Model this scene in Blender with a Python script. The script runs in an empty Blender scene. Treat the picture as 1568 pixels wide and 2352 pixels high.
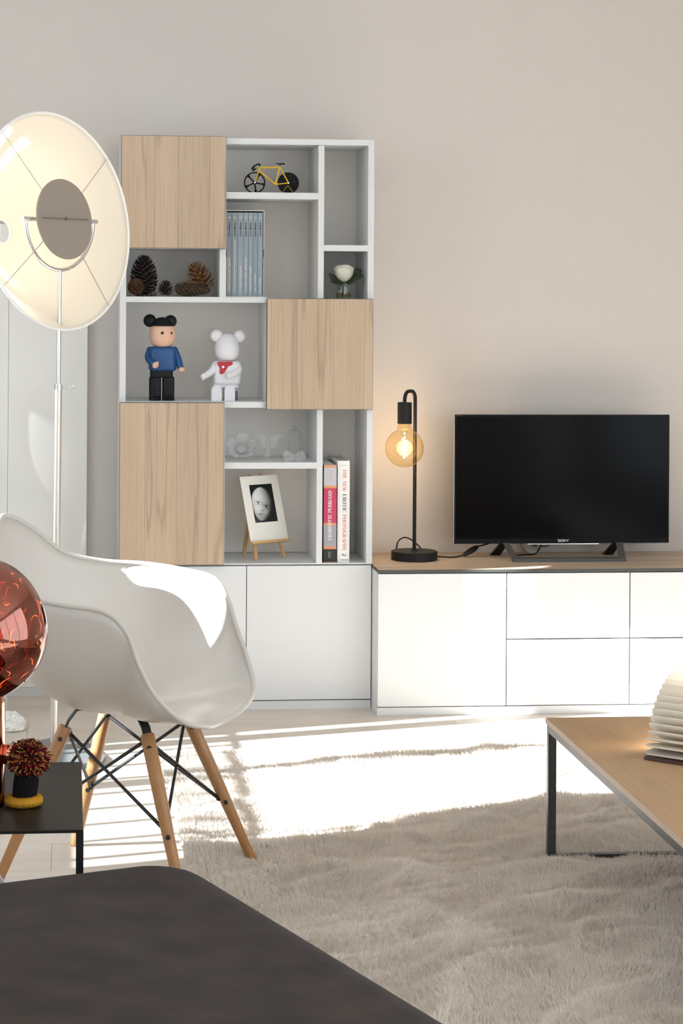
import bpy, bmesh, math, random
import numpy as np
from mathutils import Vector, Matrix

# ------------------------------------------------------------------ camera, world, sun, exposure
SC = bpy.context.scene
COL = SC.collection
W_PX, H_PX = 1568, 2352
FPX, PPX, PPY = 4900.0, 613.0, 665.0          # focal length and principal point in pixels
EYE = Vector((0, 0, 1.40))
PSI, ROLL = math.atan(456 / 4900), 0.006
FWD = Vector((math.sin(PSI), math.cos(PSI), 0))
R0, U0 = Vector((math.cos(PSI), -math.sin(PSI), 0)), Vector((0, 0, 1))
RGT = R0 * math.cos(ROLL) + U0 * math.sin(ROLL)
UPV = U0 * math.cos(ROLL) - R0 * math.sin(ROLL)

cam = bpy.data.cameras.new('camera')
cam.sensor_fit = 'HORIZONTAL'
cam.sensor_width = 36.0
cam.lens = FPX / W_PX * 36.0
cam.shift_x = (W_PX / 2 - PPX) / W_PX
cam.shift_y = (PPY - H_PX / 2) / W_PX
cam.clip_start = 0.1
co = bpy.data.objects.new('camera', cam)
co.matrix_world = Matrix(((RGT.x, UPV.x, -FWD.x, EYE.x), (RGT.y, UPV.y, -FWD.y, EYE.y),
                          (RGT.z, UPV.z, -FWD.z, EYE.z), (0, 0, 0, 1)))
COL.objects.link(co)
SC.camera = co

SUN_AZ, SUN_EL = math.atan(0.28), math.radians(27)
SUN_DIR = Vector((math.cos(SUN_AZ) * math.cos(SUN_EL), math.sin(SUN_AZ) * math.cos(SUN_EL), -math.sin(SUN_EL)))
SUN_STRENGTH, SKY_STRENGTH, EXPOSURE = 25.0, 3.0, 0.34
sl = bpy.data.lights.new('sun', 'SUN')
sl.energy = SUN_STRENGTH
sl.angle = 0.0093
sl.color = (0.90, 0.96, 1.0)
so = bpy.data.objects.new('sun', sl)
so.rotation_euler = SUN_DIR.to_track_quat('-Z', 'Y').to_euler()
so.location = (-6, 2, 6)
COL.objects.link(so)

wd = bpy.data.worlds.new('sky')
wd.use_nodes = True
SC.world = wd
wd.node_tree.nodes['Background'].inputs['Color'].default_value = (0.74, 0.87, 1.0, 1)
wd.node_tree.nodes['Background'].inputs['Strength'].default_value = SKY_STRENGTH

def portal(name, loc, rot, sx, sy):
    l = bpy.data.lights.new(name, 'AREA')
    l.shape = 'RECTANGLE'
    l.size, l.size_y = sx, sy
    l.cycles.is_portal = True
    o = bpy.data.objects.new(name, l)
    o.location, o.rotation_euler = loc, rot
    COL.objects.link(o)

SC.view_settings.view_transform = 'Standard'
SC.view_settings.look = 'None'
SC.view_settings.gamma = 1
SC.view_settings.use_curve_mapping = False
SC.view_settings.exposure = EXPOSURE
SC.cycles.max_bounces = 10
SC.cycles.diffuse_bounces = 6
SC.cycles.glossy_bounces = 5
SC.cycles.transmission_bounces = 8
SC.cycles.transparent_max_bounces = 16
SC.cycles.caustics_reflective = False
SC.cycles.caustics_refractive = False
SC.cycles.sample_clamp_indirect = 6.0

def at(px, py, X=None, Y=None, Z=None):
    """a pixel of the photograph -> the point of a real plane X=, Y= or Z= seen there"""
    d = FWD + RGT * ((px - PPX) / FPX) - UPV * ((py - PPY) / FPX)
    t = (X - EYE.x) / d.x if X is not None else (Y - EYE.y) / d.y if Y is not None else (Z - EYE.z) / d.z
    return EYE + d * t

rnd = random.Random(7)
PI = math.pi

# ------------------------------------------------------------------ materials
def srgb(r, g, b):
    f = lambda c: c / 12.92 if c <= 0.04045 else ((c + 0.055) / 1.055) ** 2.4
    return (f(r / 255), f(g / 255), f(b / 255), 1)

def nt(name):
    m = bpy.data.materials.new(name)
    m.use_nodes = True
    t = m.node_tree
    return m, t, t.nodes['Principled BSDF'], t.nodes['Material Output']

def node(t, kind, **kw):
    n = t.nodes.new(kind)
    for k, v in kw.items():
        if k.startswith('i_'):
            key = k[2:].replace('_', ' ')
            n.inputs[int(key) if key.isdigit() else key].default_value = v
        else:
            setattr(n, k, v)
    return n

def mat(name, col, rough=0.5, metal=0.0, spec=0.5, bump=None, var=None, coat=0.0, sheen=0.0):
    """plain principled material; bump = (scale, strength, distance); var = (scale, amount) soft colour mottling"""
    m, t, b, o = nt(name)
    b.inputs['Base Color'].default_value = col
    b.inputs['Roughness'].default_value = rough
    b.inputs['Metallic'].default_value = metal
    b.inputs['Specular IOR Level'].default_value = spec
    b.inputs['Coat Weight'].default_value = coat
    b.inputs['Coat Roughness'].default_value = 0.05
    b.inputs['Sheen Weight'].default_value = sheen
    tc = node(t, 'ShaderNodeTexCoord')
    if var:
        n = node(t, 'ShaderNodeTexNoise', i_Scale=var[0], i_Detail=4.0)
        t.links.new(tc.outputs['Object'], n.inputs['Vector'])
        hs = node(t, 'ShaderNodeMapRange')
        hs.inputs['From Min'].default_value, hs.inputs['From Max'].default_value = 0.3, 0.7
        hs.inputs['To Min'].default_value, hs.inputs['To Max'].default_value = 1 - var[1], 1 + var[1]
        t.links.new(n.outputs['Fac'], hs.inputs['Value'])
        mx = node(t, 'ShaderNodeVectorMath', operation='SCALE')
        mx.inputs[0].default_value = col[:3]
        t.links.new(hs.outputs[0], mx.inputs['Scale'])
        t.links.new(mx.outputs[0], b.inputs['Base Color'])
    if bump:
        n = node(t, 'ShaderNodeTexNoise', i_Scale=bump[0], i_Detail=3.0)
        t.links.new(tc.outputs['Object'], n.inputs['Vector'])
        bp = node(t, 'ShaderNodeBump', i_Strength=bump[1], i_Distance=bump[2])
        t.links.new(n.outputs['Fac'], bp.inputs['Height'])
        t.links.new(bp.outputs[0], b.inputs['Normal'])
    return m

def wood(name, light, mid, dark, axis=2, fine=260.0, board=0.0, rough=0.5, crack=0.5, per_object=False, bump=0.05, seams=None):
    """grain running along axis (0 x, 1 y, 2 z)"""
    m, t, b, o = nt(name)
    b.inputs['Roughness'].default_value = rough
    tc = node(t, 'ShaderNodeTexCoord')
    src = tc.outputs['Object']
    off = None
    if per_object:
        oi = node(t, 'ShaderNodeObjectInfo')
        sc = node(t, 'ShaderNodeMath', operation='MULTIPLY', i_1=37.0)
        t.links.new(oi.outputs['Random'], sc.inputs[0])
        cb = node(t, 'ShaderNodeCombineXYZ')
        for k in range(3):
            t.links.new(sc.outputs[0], cb.inputs[k])
        ad = node(t, 'ShaderNodeVectorMath', operation='ADD')
        t.links.new(src, ad.inputs[0])
        t.links.new(cb.outputs[0], ad.inputs[1])
        src = ad.outputs[0]
    seam = tint = None
    if seams:                                            # board width, offset: neighbouring veneer boards differ and meet in a dark line
        sp = node(t, 'ShaderNodeSeparateXYZ')
        t.links.new(src, sp.inputs[0])
        q = node(t, 'ShaderNodeMath', operation='MULTIPLY_ADD', i_1=1 / seams[0], i_2=seams[1])
        t.links.new(sp.outputs[0], q.inputs[0])
        flr = node(t, 'ShaderNodeMath', operation='FLOOR')
        t.links.new(q.outputs[0], flr.inputs[0])
        fr = node(t, 'ShaderNodeMath', operation='FRACT')
        t.links.new(q.outputs[0], fr.inputs[0])
        wn = node(t, 'ShaderNodeTexWhiteNoise', noise_dimensions='1D')
        t.links.new(flr.outputs[0], wn.inputs['W'])
        tint = wn.outputs['Value']
        mu = node(t, 'ShaderNodeMath', operation='MULTIPLY', i_1=13.7)
        t.links.new(flr.outputs[0], mu.inputs[0])
        cb2 = node(t, 'ShaderNodeCombineXYZ')
        t.links.new(mu.outputs[0], cb2.inputs[1])
        t.links.new(mu.outputs[0], cb2.inputs[2])
        ad2 = node(t, 'ShaderNodeVectorMath', operation='ADD')
        t.links.new(src, ad2.inputs[0])
        t.links.new(cb2.outputs[0], ad2.inputs[1])
        src = ad2.outputs[0]
        lt = node(t, 'ShaderNodeMath', operation='LESS_THAN', i_1=0.012)
        t.links.new(fr.outputs[0], lt.inputs[0])
        seam = lt.outputs[0]
    def noise(along, across, detail, rgh=0.6, dist=0.0):
        mp = node(t, 'ShaderNodeMapping')
        s = [across] * 3
        s[axis] = along
        mp.inputs['Scale'].default_value = s
        t.links.new(src, mp.inputs['Vector'])
        n = node(t, 'ShaderNodeTexNoise', i_Scale=1.0, i_Detail=detail, i_Roughness=rgh, i_Distortion=dist)
        t.links.new(mp.outputs[0], n.inputs['Vector'])
        return n.outputs['Fac']
    broad = noise(0.9, 9.0, 3.0, 0.5, 0.3)
    grain = noise(6.0, fine, 4.0, 0.7)
    ramp = node(t, 'ShaderNodeValToRGB')
    ramp.color_ramp.elements[0].position, ramp.color_ramp.elements[0].color = 0.30, mid
    ramp.color_ramp.elements[1].position, ramp.color_ramp.elements[1].color = 0.68, light
    t.links.new(broad, ramp.inputs['Fac'])
    colour = ramp.outputs['Color']
    g2 = node(t, 'ShaderNodeMapRange')
    g2.inputs['From Min'].default_value, g2.inputs['From Max'].default_value = 0.46, 0.72
    g2.inputs['To Max'].default_value = 0.5
    t.links.new(grain, g2.inputs['Value'])
    mx = node(t, 'ShaderNodeMix', data_type='RGBA')
    t.links.new(g2.outputs[0], mx.inputs['Factor'])
    t.links.new(colour, mx.inputs['A'])
    mx.inputs['B'].default_value = dark
    colour = mx.outputs['Result']
    if crack > 0:
        cr = noise(0.55, 9.0, 3.0, 0.45, 0.25)
        # thin dark line where the slow noise crosses one value
        d = node(t, 'ShaderNodeMath', operation='SUBTRACT', i_1=0.57)
        t.links.new(cr, d.inputs[0])
        a = node(t, 'ShaderNodeMath', operation='ABSOLUTE')
        t.links.new(d.outputs[0], a.inputs[0])
        r2 = node(t, 'ShaderNodeMapRange')
        r2.inputs['From Min'].default_value, r2.inputs['From Max'].default_value = 0.0, 0.022
        r2.inputs['To Min'].default_value, r2.inputs['To Max'].default_value = crack, 0.0
        t.links.new(a.outputs[0], r2.inputs['Value'])
        mx2 = node(t, 'ShaderNodeMix', data_type='RGBA')
        t.links.new(r2.outputs[0], mx2.inputs['Factor'])
        t.links.new(colour, mx2.inputs['A'])
        mx2.inputs['B'].default_value = tuple(c * 0.55 for c in dark[:3]) + (1,)
        colour = mx2.outputs['Result']
    if seams:
        ms_ = node(t, 'ShaderNodeMath', operation='MULTIPLY', i_1=0.55)
        t.links.new(seam, ms_.inputs[0])
        m3 = node(t, 'ShaderNodeMix', data_type='RGBA')
        t.links.new(ms_.outputs[0], m3.inputs['Factor'])
        t.links.new(colour, m3.inputs['A'])
        m3.inputs['B'].default_value = tuple(c * 0.5 for c in dark[:3]) + (1,)
        mr = node(t, 'ShaderNodeMapRange')
        mr.inputs['To Min'].default_value, mr.inputs['To Max'].default_value = 0.93, 1.07
        t.links.new(tint, mr.inputs['Value'])
        vm = node(t, 'ShaderNodeVectorMath', operation='SCALE')
        t.links.new(m3.outputs['Result'], vm.inputs[0])
        t.links.new(mr.outputs[0], vm.inputs['Scale'])
        colour = vm.outputs[0]
    t.links.new(colour, b.inputs['Base Color'])
    bp = node(t, 'ShaderNodeBump', i_Strength=bump, i_Distance=0.002)
    t.links.new(grain, bp.inputs['Height'])
    t.links.new(bp.outputs[0], b.inputs['Normal'])
    return m

def emission(name, col, strength):
    m, t, b, o = nt(name)
    e = node(t, 'ShaderNodeEmission', i_Color=col, i_Strength=strength)
    t.links.new(e.outputs[0], o.inputs['Surface'])
    return m

def mixed(name, col_d, col_tr, fac_trans, rough=0.4, spec=0.5, translucent=0.0):
    """diffuse/gloss shell mixed with clear see-through (frosted glass) and, if wanted, translucency (paper, cloth)"""
    m, t, b, o = nt(name)
    b.inputs['Base Color'].default_value = col_d
    b.inputs['Roughness'].default_value = rough
    b.inputs['Specular IOR Level'].default_value = spec
    cur = b.outputs[0]
    if translucent:
        tl = node(t, 'ShaderNodeBsdfTranslucent', i_Color=col_d)
        mx = node(t, 'ShaderNodeMixShader')
        mx.inputs[0].default_value = translucent
        t.links.new(cur, mx.inputs[1])
        t.links.new(tl.outputs[0], mx.inputs[2])
        cur = mx.outputs[0]
    if fac_trans:
        tr = node(t, 'ShaderNodeBsdfTransparent', i_Color=col_tr)
        mx = node(t, 'ShaderNodeMixShader')
        mx.inputs[0].default_value = fac_trans
        t.links.new(cur, mx.inputs[1])
        t.links.new(tr.outputs[0], mx.inputs[2])
        cur = mx.outputs[0]
    t.links.new(cur, o.inputs['Surface'])
    return m

def thin_glass(name, tint, edge=0.25, gloss_rough=0.02, rim=(0.9, 0.9, 0.9, 1)):
    """clear or tinted thin glass: see-through facing, mirror-like towards its rim"""
    m, t, b, o = nt(name)
    tr = node(t, 'ShaderNodeBsdfTransparent', i_Color=tint)
    gl = node(t, 'ShaderNodeBsdfGlossy', i_Roughness=gloss_rough, i_Color=rim)
    lw = node(t, 'ShaderNodeLayerWeight', i_Blend=0.5)
    pw = node(t, 'ShaderNodeMath', operation='POWER', i_1=4.0)
    t.links.new(lw.outputs['Facing'], pw.inputs[0])
    ml = node(t, 'ShaderNodeMath', operation='MULTIPLY_ADD', i_1=edge * 2, i_2=0.05)
    t.links.new(pw.outputs[0], ml.inputs[0])
    mx = node(t, 'ShaderNodeMixShader')
    t.links.new(ml.outputs[0], mx.inputs[0])
    t.links.new(tr.outputs[0], mx.inputs[1])
    t.links.new(gl.outputs[0], mx.inputs[2])
    t.links.new(mx.outputs[0], o.inputs['Surface'])
    return m

WALL = mat('wall_paint', srgb(213, 206, 200), 0.85, bump=(350, 0.12, 0.002), spec=0.2)
WHITE_WALL = mat('white_wall_paint', srgb(208, 203, 197), 0.9, spec=0.2)
CEIL = mat('ceiling_paint', srgb(238, 236, 232), 0.9, spec=0.2)
LACQ = mat('white_lacquer', srgb(220, 221, 221), 0.35, bump=(500, 0.02, 0.001))
LACQ_BACK = mat('greige_back_board', srgb(244, 238, 231), 0.8, bump=(420, 0.08, 0.001), spec=0.2)
PANELW = mat('gloss_white_panel', srgb(240, 238, 234), 0.02, spec=0.6)
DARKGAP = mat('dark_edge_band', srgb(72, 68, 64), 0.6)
DOORW = wood('oak_veneer', srgb(201, 178, 152), srgb(189, 165, 139), srgb(156, 131, 109), 2, 250, crack=0.36, seams=(0.104, 0.55))
TOPW = wood('oak_worktop', srgb(203, 184, 163), srgb(184, 163, 142), srgb(152, 130, 110), 0, 220, crack=0.3)
TABLEW = wood('oak_table_top', srgb(180, 147, 110), srgb(166, 133, 97), srgb(134, 103, 73), 1, 330, crack=0.0)
TABLE_EDGE = wood('oak_edge', srgb(214, 192, 172), srgb(203, 180, 160), srgb(176, 150, 128), 1, 200, crack=0.0)
FLOORW = wood('pale_oak_floor', srgb(221, 209, 197), srgb(211, 198, 184), srgb(188, 173, 157), 0, 150, rough=0.4, crack=0.12, per_object=True)
LEGW = wood('maple_leg', srgb(180, 134, 88), srgb(168, 121, 77), srgb(142, 99, 60), 2, 120, rough=0.4, crack=0.0, bump=0.01)
PINE = wood('pine_easel', srgb(218, 178, 126), srgb(206, 163, 110), srgb(178, 132, 84), 2, 140, rough=0.5, crack=0.0)
SHELL = mat('white_polypropylene', srgb(199, 193, 185), 0.38, bump=(700, 0.03, 0.0006))
BLACK = mat('matt_black_metal', srgb(22, 22, 23), 0.5, spec=0.3)
BLACKP = mat('black_plastic', srgb(16, 16, 17), 0.35)
STEELB = mat('black_steel', srgb(34, 33, 34), 0.4, spec=0.6)
TABLETOPB = mat('brown_black_steel', srgb(33, 29, 26), 0.45, spec=0.16)
STEELG = mat('raw_steel', srgb(112, 113, 113), 0.45, metal=0.6)
CHROME = mat('chrome', srgb(225, 226, 228), 0.12, metal=1.0)
SATIN = mat('satin_steel', srgb(214, 208, 200), 0.3, metal=1.0)
STANDG = mat('tv_stand_grey', srgb(84, 83, 79), 0.5)
SCREEN = mat('tv_screen', srgb(5, 5, 6), 0.12, spec=0.10)
BEZEL = mat('tv_bezel', srgb(9, 9, 10), 0.3, spec=0.15)
SILVER = mat('silver_edge', srgb(200, 202, 205), 0.3, metal=0.8)
SOFA = mat('charcoal_velvet', srgb(54, 46, 42), 0.95, bump=(900, 0.1, 0.001), var=(12, 0.24), sheen=0.03, spec=0.15)
COPPER = mat('copper', srgb(214, 146, 124), 0.08, metal=1.0)
PAPERW = mat('white_paper', srgb(240, 238, 233), 0.8)
INK_BLACK = mat('black_ink', srgb(40, 40, 42), 0.7)
INK_WHITE = mat('white_ink', srgb(226, 230, 232), 0.7)
INK_RED = mat('vermilion_ink', srgb(222, 110, 92), 0.7)
INK_GREY = mat('grey_ink', srgb(176, 174, 172), 0.7)
FROST, t_, b_, o_ = nt('frosted_crystal')
b_.inputs['Base Color'].default_value = srgb(243, 246, 246)
b_.inputs['Roughness'].default_value = 0.2
tr_ = node(t_, 'ShaderNodeBsdfTransparent', i_Color=(1, 1, 1, 1))
lw_ = node(t_, 'ShaderNodeLayerWeight', i_Blend=0.5)
pw_ = node(t_, 'ShaderNodeMath', operation='POWER', i_1=2.0)
t_.links.new(lw_.outputs['Facing'], pw_.inputs[0])
mr_ = node(t_, 'ShaderNodeMapRange')
mr_.inputs['To Min'].default_value, mr_.inputs['To Max'].default_value = 0.14, 0.72
t_.links.new(pw_.outputs[0], mr_.inputs['Value'])
mx_ = node(t_, 'ShaderNodeMixShader')
t_.links.new(mr_.outputs[0], mx_.inputs[0])
t_.links.new(tr_.outputs[0], mx_.inputs[1])
t_.links.new(b_.outputs[0], mx_.inputs[2])
t_.links.new(mx_.outputs[0], o_.inputs['Surface'])
CLEARG = thin_glass('clear_glass', (0.94, 0.96, 0.95, 1), 0.3)
AMBERG = thin_glass('amber_glass', (0.97, 0.89, 0.72, 1), 0.42, rim=(0.95, 0.72, 0.42, 1))

# ------------------------------------------------------------------ geometry helpers
class G:
    """collects shapes, then links them as one mesh object"""
    def __init__(s):
        s.v, s.f = [], []

    def add(s, v, f):
        n = len(s.v)
        s.v.extend([tuple(p) for p in v])
        s.f.extend([tuple(i + n for i in q) for q in f])
        return s

    def box(s, x0, x1, y0, y1, z0, z1, bev=0.0):
        if bev <= 0:
            v = [(x, y, z) for z in (z0, z1) for y in (y0, y1) for x in (x0, x1)]
            return s.add(v, [(0, 2, 3, 1), (4, 5, 7, 6), (0, 1, 5, 4), (2, 6, 7, 3), (0, 4, 6, 2), (1, 3, 7, 5)])
        bm = bmesh.new()
        bmesh.ops.create_cube(bm, size=1)
        for p in bm.verts:
            p.co = Vector(((x0 + x1) / 2 + p.co.x * (x1 - x0), (y0 + y1) / 2 + p.co.y * (y1 - y0), (z0 + z1) / 2 + p.co.z * (z1 - z0)))
        bmesh.ops.bevel(bm, geom=bm.edges[:], offset=bev, segments=2, affect='EDGES', profile=0.5)
        bm.verts.ensure_lookup_table()
        s.add([p.co[:] for p in bm.verts], [tuple(p.index for p in q.verts) for q in bm.faces])
        bm.free()
        return s

    def obox(s, o, ax, ay, az, lx, ly, lz):
        """oriented box centred on o; ax, ay, az unit axes and full sizes"""
        o, ax, ay, az = Vector(o), Vector(ax), Vector(ay), Vector(az)
        v = [o + ax * lx * i / 2 + ay * ly * j / 2 + az * lz * k / 2 for k in (-1, 1) for j in (-1, 1) for i in (-1, 1)]
        return s.add(v, [(0, 2, 3, 1), (4, 5, 7, 6), (0, 1, 5, 4), (2, 6, 7, 3), (0, 4, 6, 2), (1, 3, 7, 5)])

    def tube(s, pts, rad, n=12, cap=True, closed=False):
        pts = [Vector(p) for p in pts]
        if not hasattr(rad, '__len__'):
            rad = [rad] * len(pts)
        m = len(pts)
        up = None
        rings = []
        for i in range(m):
            if closed:
                d = pts[(i + 1) % m] - pts[i - 1]
            else:
                d = pts[min(i + 1, m - 1)] - pts[max(i - 1, 0)]
            d.normalize()
            if up is None:
                up = d.orthogonal().normalized()
            else:
                up = (up - d * up.dot(d)).normalized()
            sd = d.cross(up)
            rings.append([pts[i] + (up * math.cos(2 * PI * k / n) + sd * math.sin(2 * PI * k / n)) * rad[i] for k in range(n)])
        v = [p for rg in rings for p in rg]
        f = []
        for i in range(m if closed else m - 1):
            j = (i + 1) % m
            for k in range(n):
                f.append((i * n + k, i * n + (k + 1) % n, j * n + (k + 1) % n, j * n + k))
        if cap and not closed:
            f.append(tuple(range(n - 1, -1, -1)))
            f.append(tuple((m - 1) * n + k for k in range(n)))
        return s.add(v, f)

    def lathe(s, prof, o, n=32, ax=(0, 0, 1), cap=False, sx=1.0, sy=1.0, xdir=None):
        """prof = [(radius, height)], turned about ax through o"""
        o, ax = Vector(o), Vector(ax).normalized()
        a = Vector(xdir).normalized() if xdir else ax.orthogonal().normalized()
        b = ax.cross(a)
        v = [o + ax * h + (a * math.cos(2 * PI * k / n) * sx + b * math.sin(2 * PI * k / n) * sy) * r for r, h in prof for k in range(n)]
        f = [(i * n + k, i * n + (k + 1) % n, (i + 1) * n + (k + 1) % n, (i + 1) * n + k) for i in range(len(prof) - 1) for k in range(n)]
        if cap:
            f.append(tuple(range(n - 1, -1, -1)))
            f.append(tuple((len(prof) - 1) * n + k for k in range(n)))
        return s.add(v, f)

    def ball(s, o, rx, ry=None, rz=None, n=20, m=12, rot=None):
        ry, rz = ry or rx, rz or rx
        o = Vector(o)
        v, f = [], []
        for i in range(m + 1):
            t = -PI / 2 + PI * i / m
            for k in range(n):
                p = Vector((rx * math.cos(t) * math.cos(2 * PI * k / n), ry * math.cos(t) * math.sin(2 * PI * k / n), rz * math.sin(t)))
                v.append(o + (rot @ p if rot else p))
        for i in range(m):
            for k in range(n):
                f.append((i * n + k, i * n + (k + 1) % n, (i + 1) * n + (k + 1) % n, (i + 1) * n + k))
        return s.add(v, f)

    def grid(s, P, close_u=False):
        """P = 2D list of points"""
        a, b = len(P), len(P[0])
        v = [p for row in P for p in row]
        f = [(i * b + k, i * b + (k + 1) % b, ((i + 1) % a) * b + (k + 1) % b, ((i + 1) % a) * b + k)
             for i in range(a - 1) for k in range(b if close_u else b - 1)]
        return s.add(v, f)

    def prism(s, poly, o, ex, ey, ez, depth):
        """polygon in the plane (ex, ey) at o, pushed along ez by depth"""
        o, ex, ey, ez = Vector(o), Vector(ex), Vector(ey), Vector(ez)
        n = len(poly)
        v = [o + ex * a + ey * b for a, b in poly] + [o + ex * a + ey * b + ez * depth for a, b in poly]
        f = [tuple(range(n - 1, -1, -1)), tuple(range(n, 2 * n))] + [(k, (k + 1) % n, n + (k + 1) % n, n + k) for k in range(n)]
        return s.add(v, f)

    def rbox(s, o, ex, ey, w, d, h, rv, rt, rb=None, puff=0.0, nc=6, nr=6, taper=1.0, top_rings=5):
        """upright box with rounded vertical edges (rv), rounded top (rt) and bottom (rb) edges, centred on o (base centre);
        taper scales the bottom"""
        o, ex, ey = Vector(o), Vector(ex), Vector(ey)
        rb = rt if rb is None else rb
        def ring(inset, z, k=1.0):
            r = max(rv - inset, 1e-4)
            hw, hd = (w / 2 - inset) * k, (d / 2 - inset) * k
            out = []
            for (sx, sy, a0) in ((1, 1, 0), (-1, 1, PI / 2), (-1, -1, PI), (1, -1, 1.5 * PI)):
                for i in range(nc + 1):
                    a = a0 + PI / 2 * i / nc
                    x, y = sx * (hw - r) + r * math.cos(a), sy * (hd - r) + r * math.sin(a)
                    pz = z
                    if puff and z >= h - rt * 0.6:
                        pz += puff * max(0, 1 - (2 * x / w) ** 2) * max(0, 1 - (2 * y / d) ** 2)
                    out.append(o + ex * x + ey * y + Vector((0, 0, pz)))
            return out
        rows = []
        for i in range(nr + 1):
            a = PI / 2 * i / nr
            rows.append(ring(rb * (1 - math.sin(a)), rb * (1 - math.cos(a)), taper))
        for i in range(nr + 1):
            a = PI / 2 * i / nr
            rows.append(ring(rt * (1 - math.cos(a)), h - rt + rt * math.sin(a)))
        m = min(w, d) / 2
        for i in range(1, top_rings + 1):
            rows.append(ring(rt + (m - rt) * i / (top_rings + 0.02), h))
        n = len(rows[0])
        s.grid(rows, close_u=True)
        base = len(s.v) - n * len(rows)
        s.f.append(tuple(base + k for k in range(n - 1, -1, -1)))
        s.f.append(tuple(base + n * (len(rows) - 1) + k for k in range(n)))
        return s

    def build(s, name, m, parent=None, smooth=False, kind=None, angle=40):
        me = bpy.data.meshes.new(name)
        me.from_pydata(s.v, [], s.f)
        bm = bmesh.new()
        bm.from_mesh(me)
        bmesh.ops.recalc_face_normals(bm, faces=bm.faces)
        bm.to_mesh(me)
        bm.free()
        me.materials.append(m)
        if smooth:
            me.shade_smooth()
            if angle:
                me.set_sharp_from_angle(angle=math.radians(angle))
        return link(name, me, parent, kind)

def link(name, me, parent=None, kind=None):
    o = bpy.data.objects.new(name, me)
    COL.objects.link(o)
    if parent is not None:
        o.parent = parent
        if parent.type == 'EMPTY':
            o.matrix_parent_inverse = Matrix.Translation(-Vector(parent.location))
    if kind:
        o['kind'] = kind
    return o

def tag(o, label, cat, group=None):
    o['label'], o['category'] = label, cat
    if group:
        o['group'] = group
    return o

def thing(name, loc, label, cat, group=None):
    o = bpy.data.objects.new(name, None)
    o.empty_display_size = 0.05
    o.location = loc
    COL.objects.link(o)
    return tag(o, label, cat, group)

def structure(name, g, m, smooth=False):
    return g.build(name, m, None, smooth, 'structure')

def catmull(P, n=8, closed=False):
    P = [Vector(p) for p in P]
    m = len(P)
    if closed:
        get = lambda i: P[i % m]
        segs = range(m)
    else:
        get = lambda i: P[i] if 0 <= i < m else (P[0] * 2 - P[1] if i < 0 else P[-1] * 2 - P[-2])
        segs = range(m - 1)
    out = []
    for i in segs:
        a, b, c, d = get(i - 1), get(i), get(i + 1), get(i + 2)
        for k in range(n):
            t = k / n
            out.append(0.5 * (b * 2 + (c - a) * t + (a * 2 - b * 5 + c * 4 - d) * t * t + (b * 3 - a - c * 3 + d) * t ** 3))
    if not closed:
        out.append(P[-1].copy())
    return out

# ------------------------------------------------------------------ lettering
def arc(cx, cy, rx, ry, a0, a1, n=14):
    return [(cx + rx * math.cos(math.radians(a0 + (a1 - a0) * i / n)), cy + ry * math.sin(math.radians(a0 + (a1 - a0) * i / n))) for i in range(n + 1)]

def bowl(x, y0, y1, w):
    """right-hand bowl of P, R, D, B"""
    r = (y1 - y0) / 2
    return [(x, y1), (x + w * 0.35, y1)] + arc(x + w * 0.4, (y0 + y1) / 2, w * 0.6, r, 88, -88, 12) + [(x + w * 0.35, y0), (x, y0)]

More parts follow.
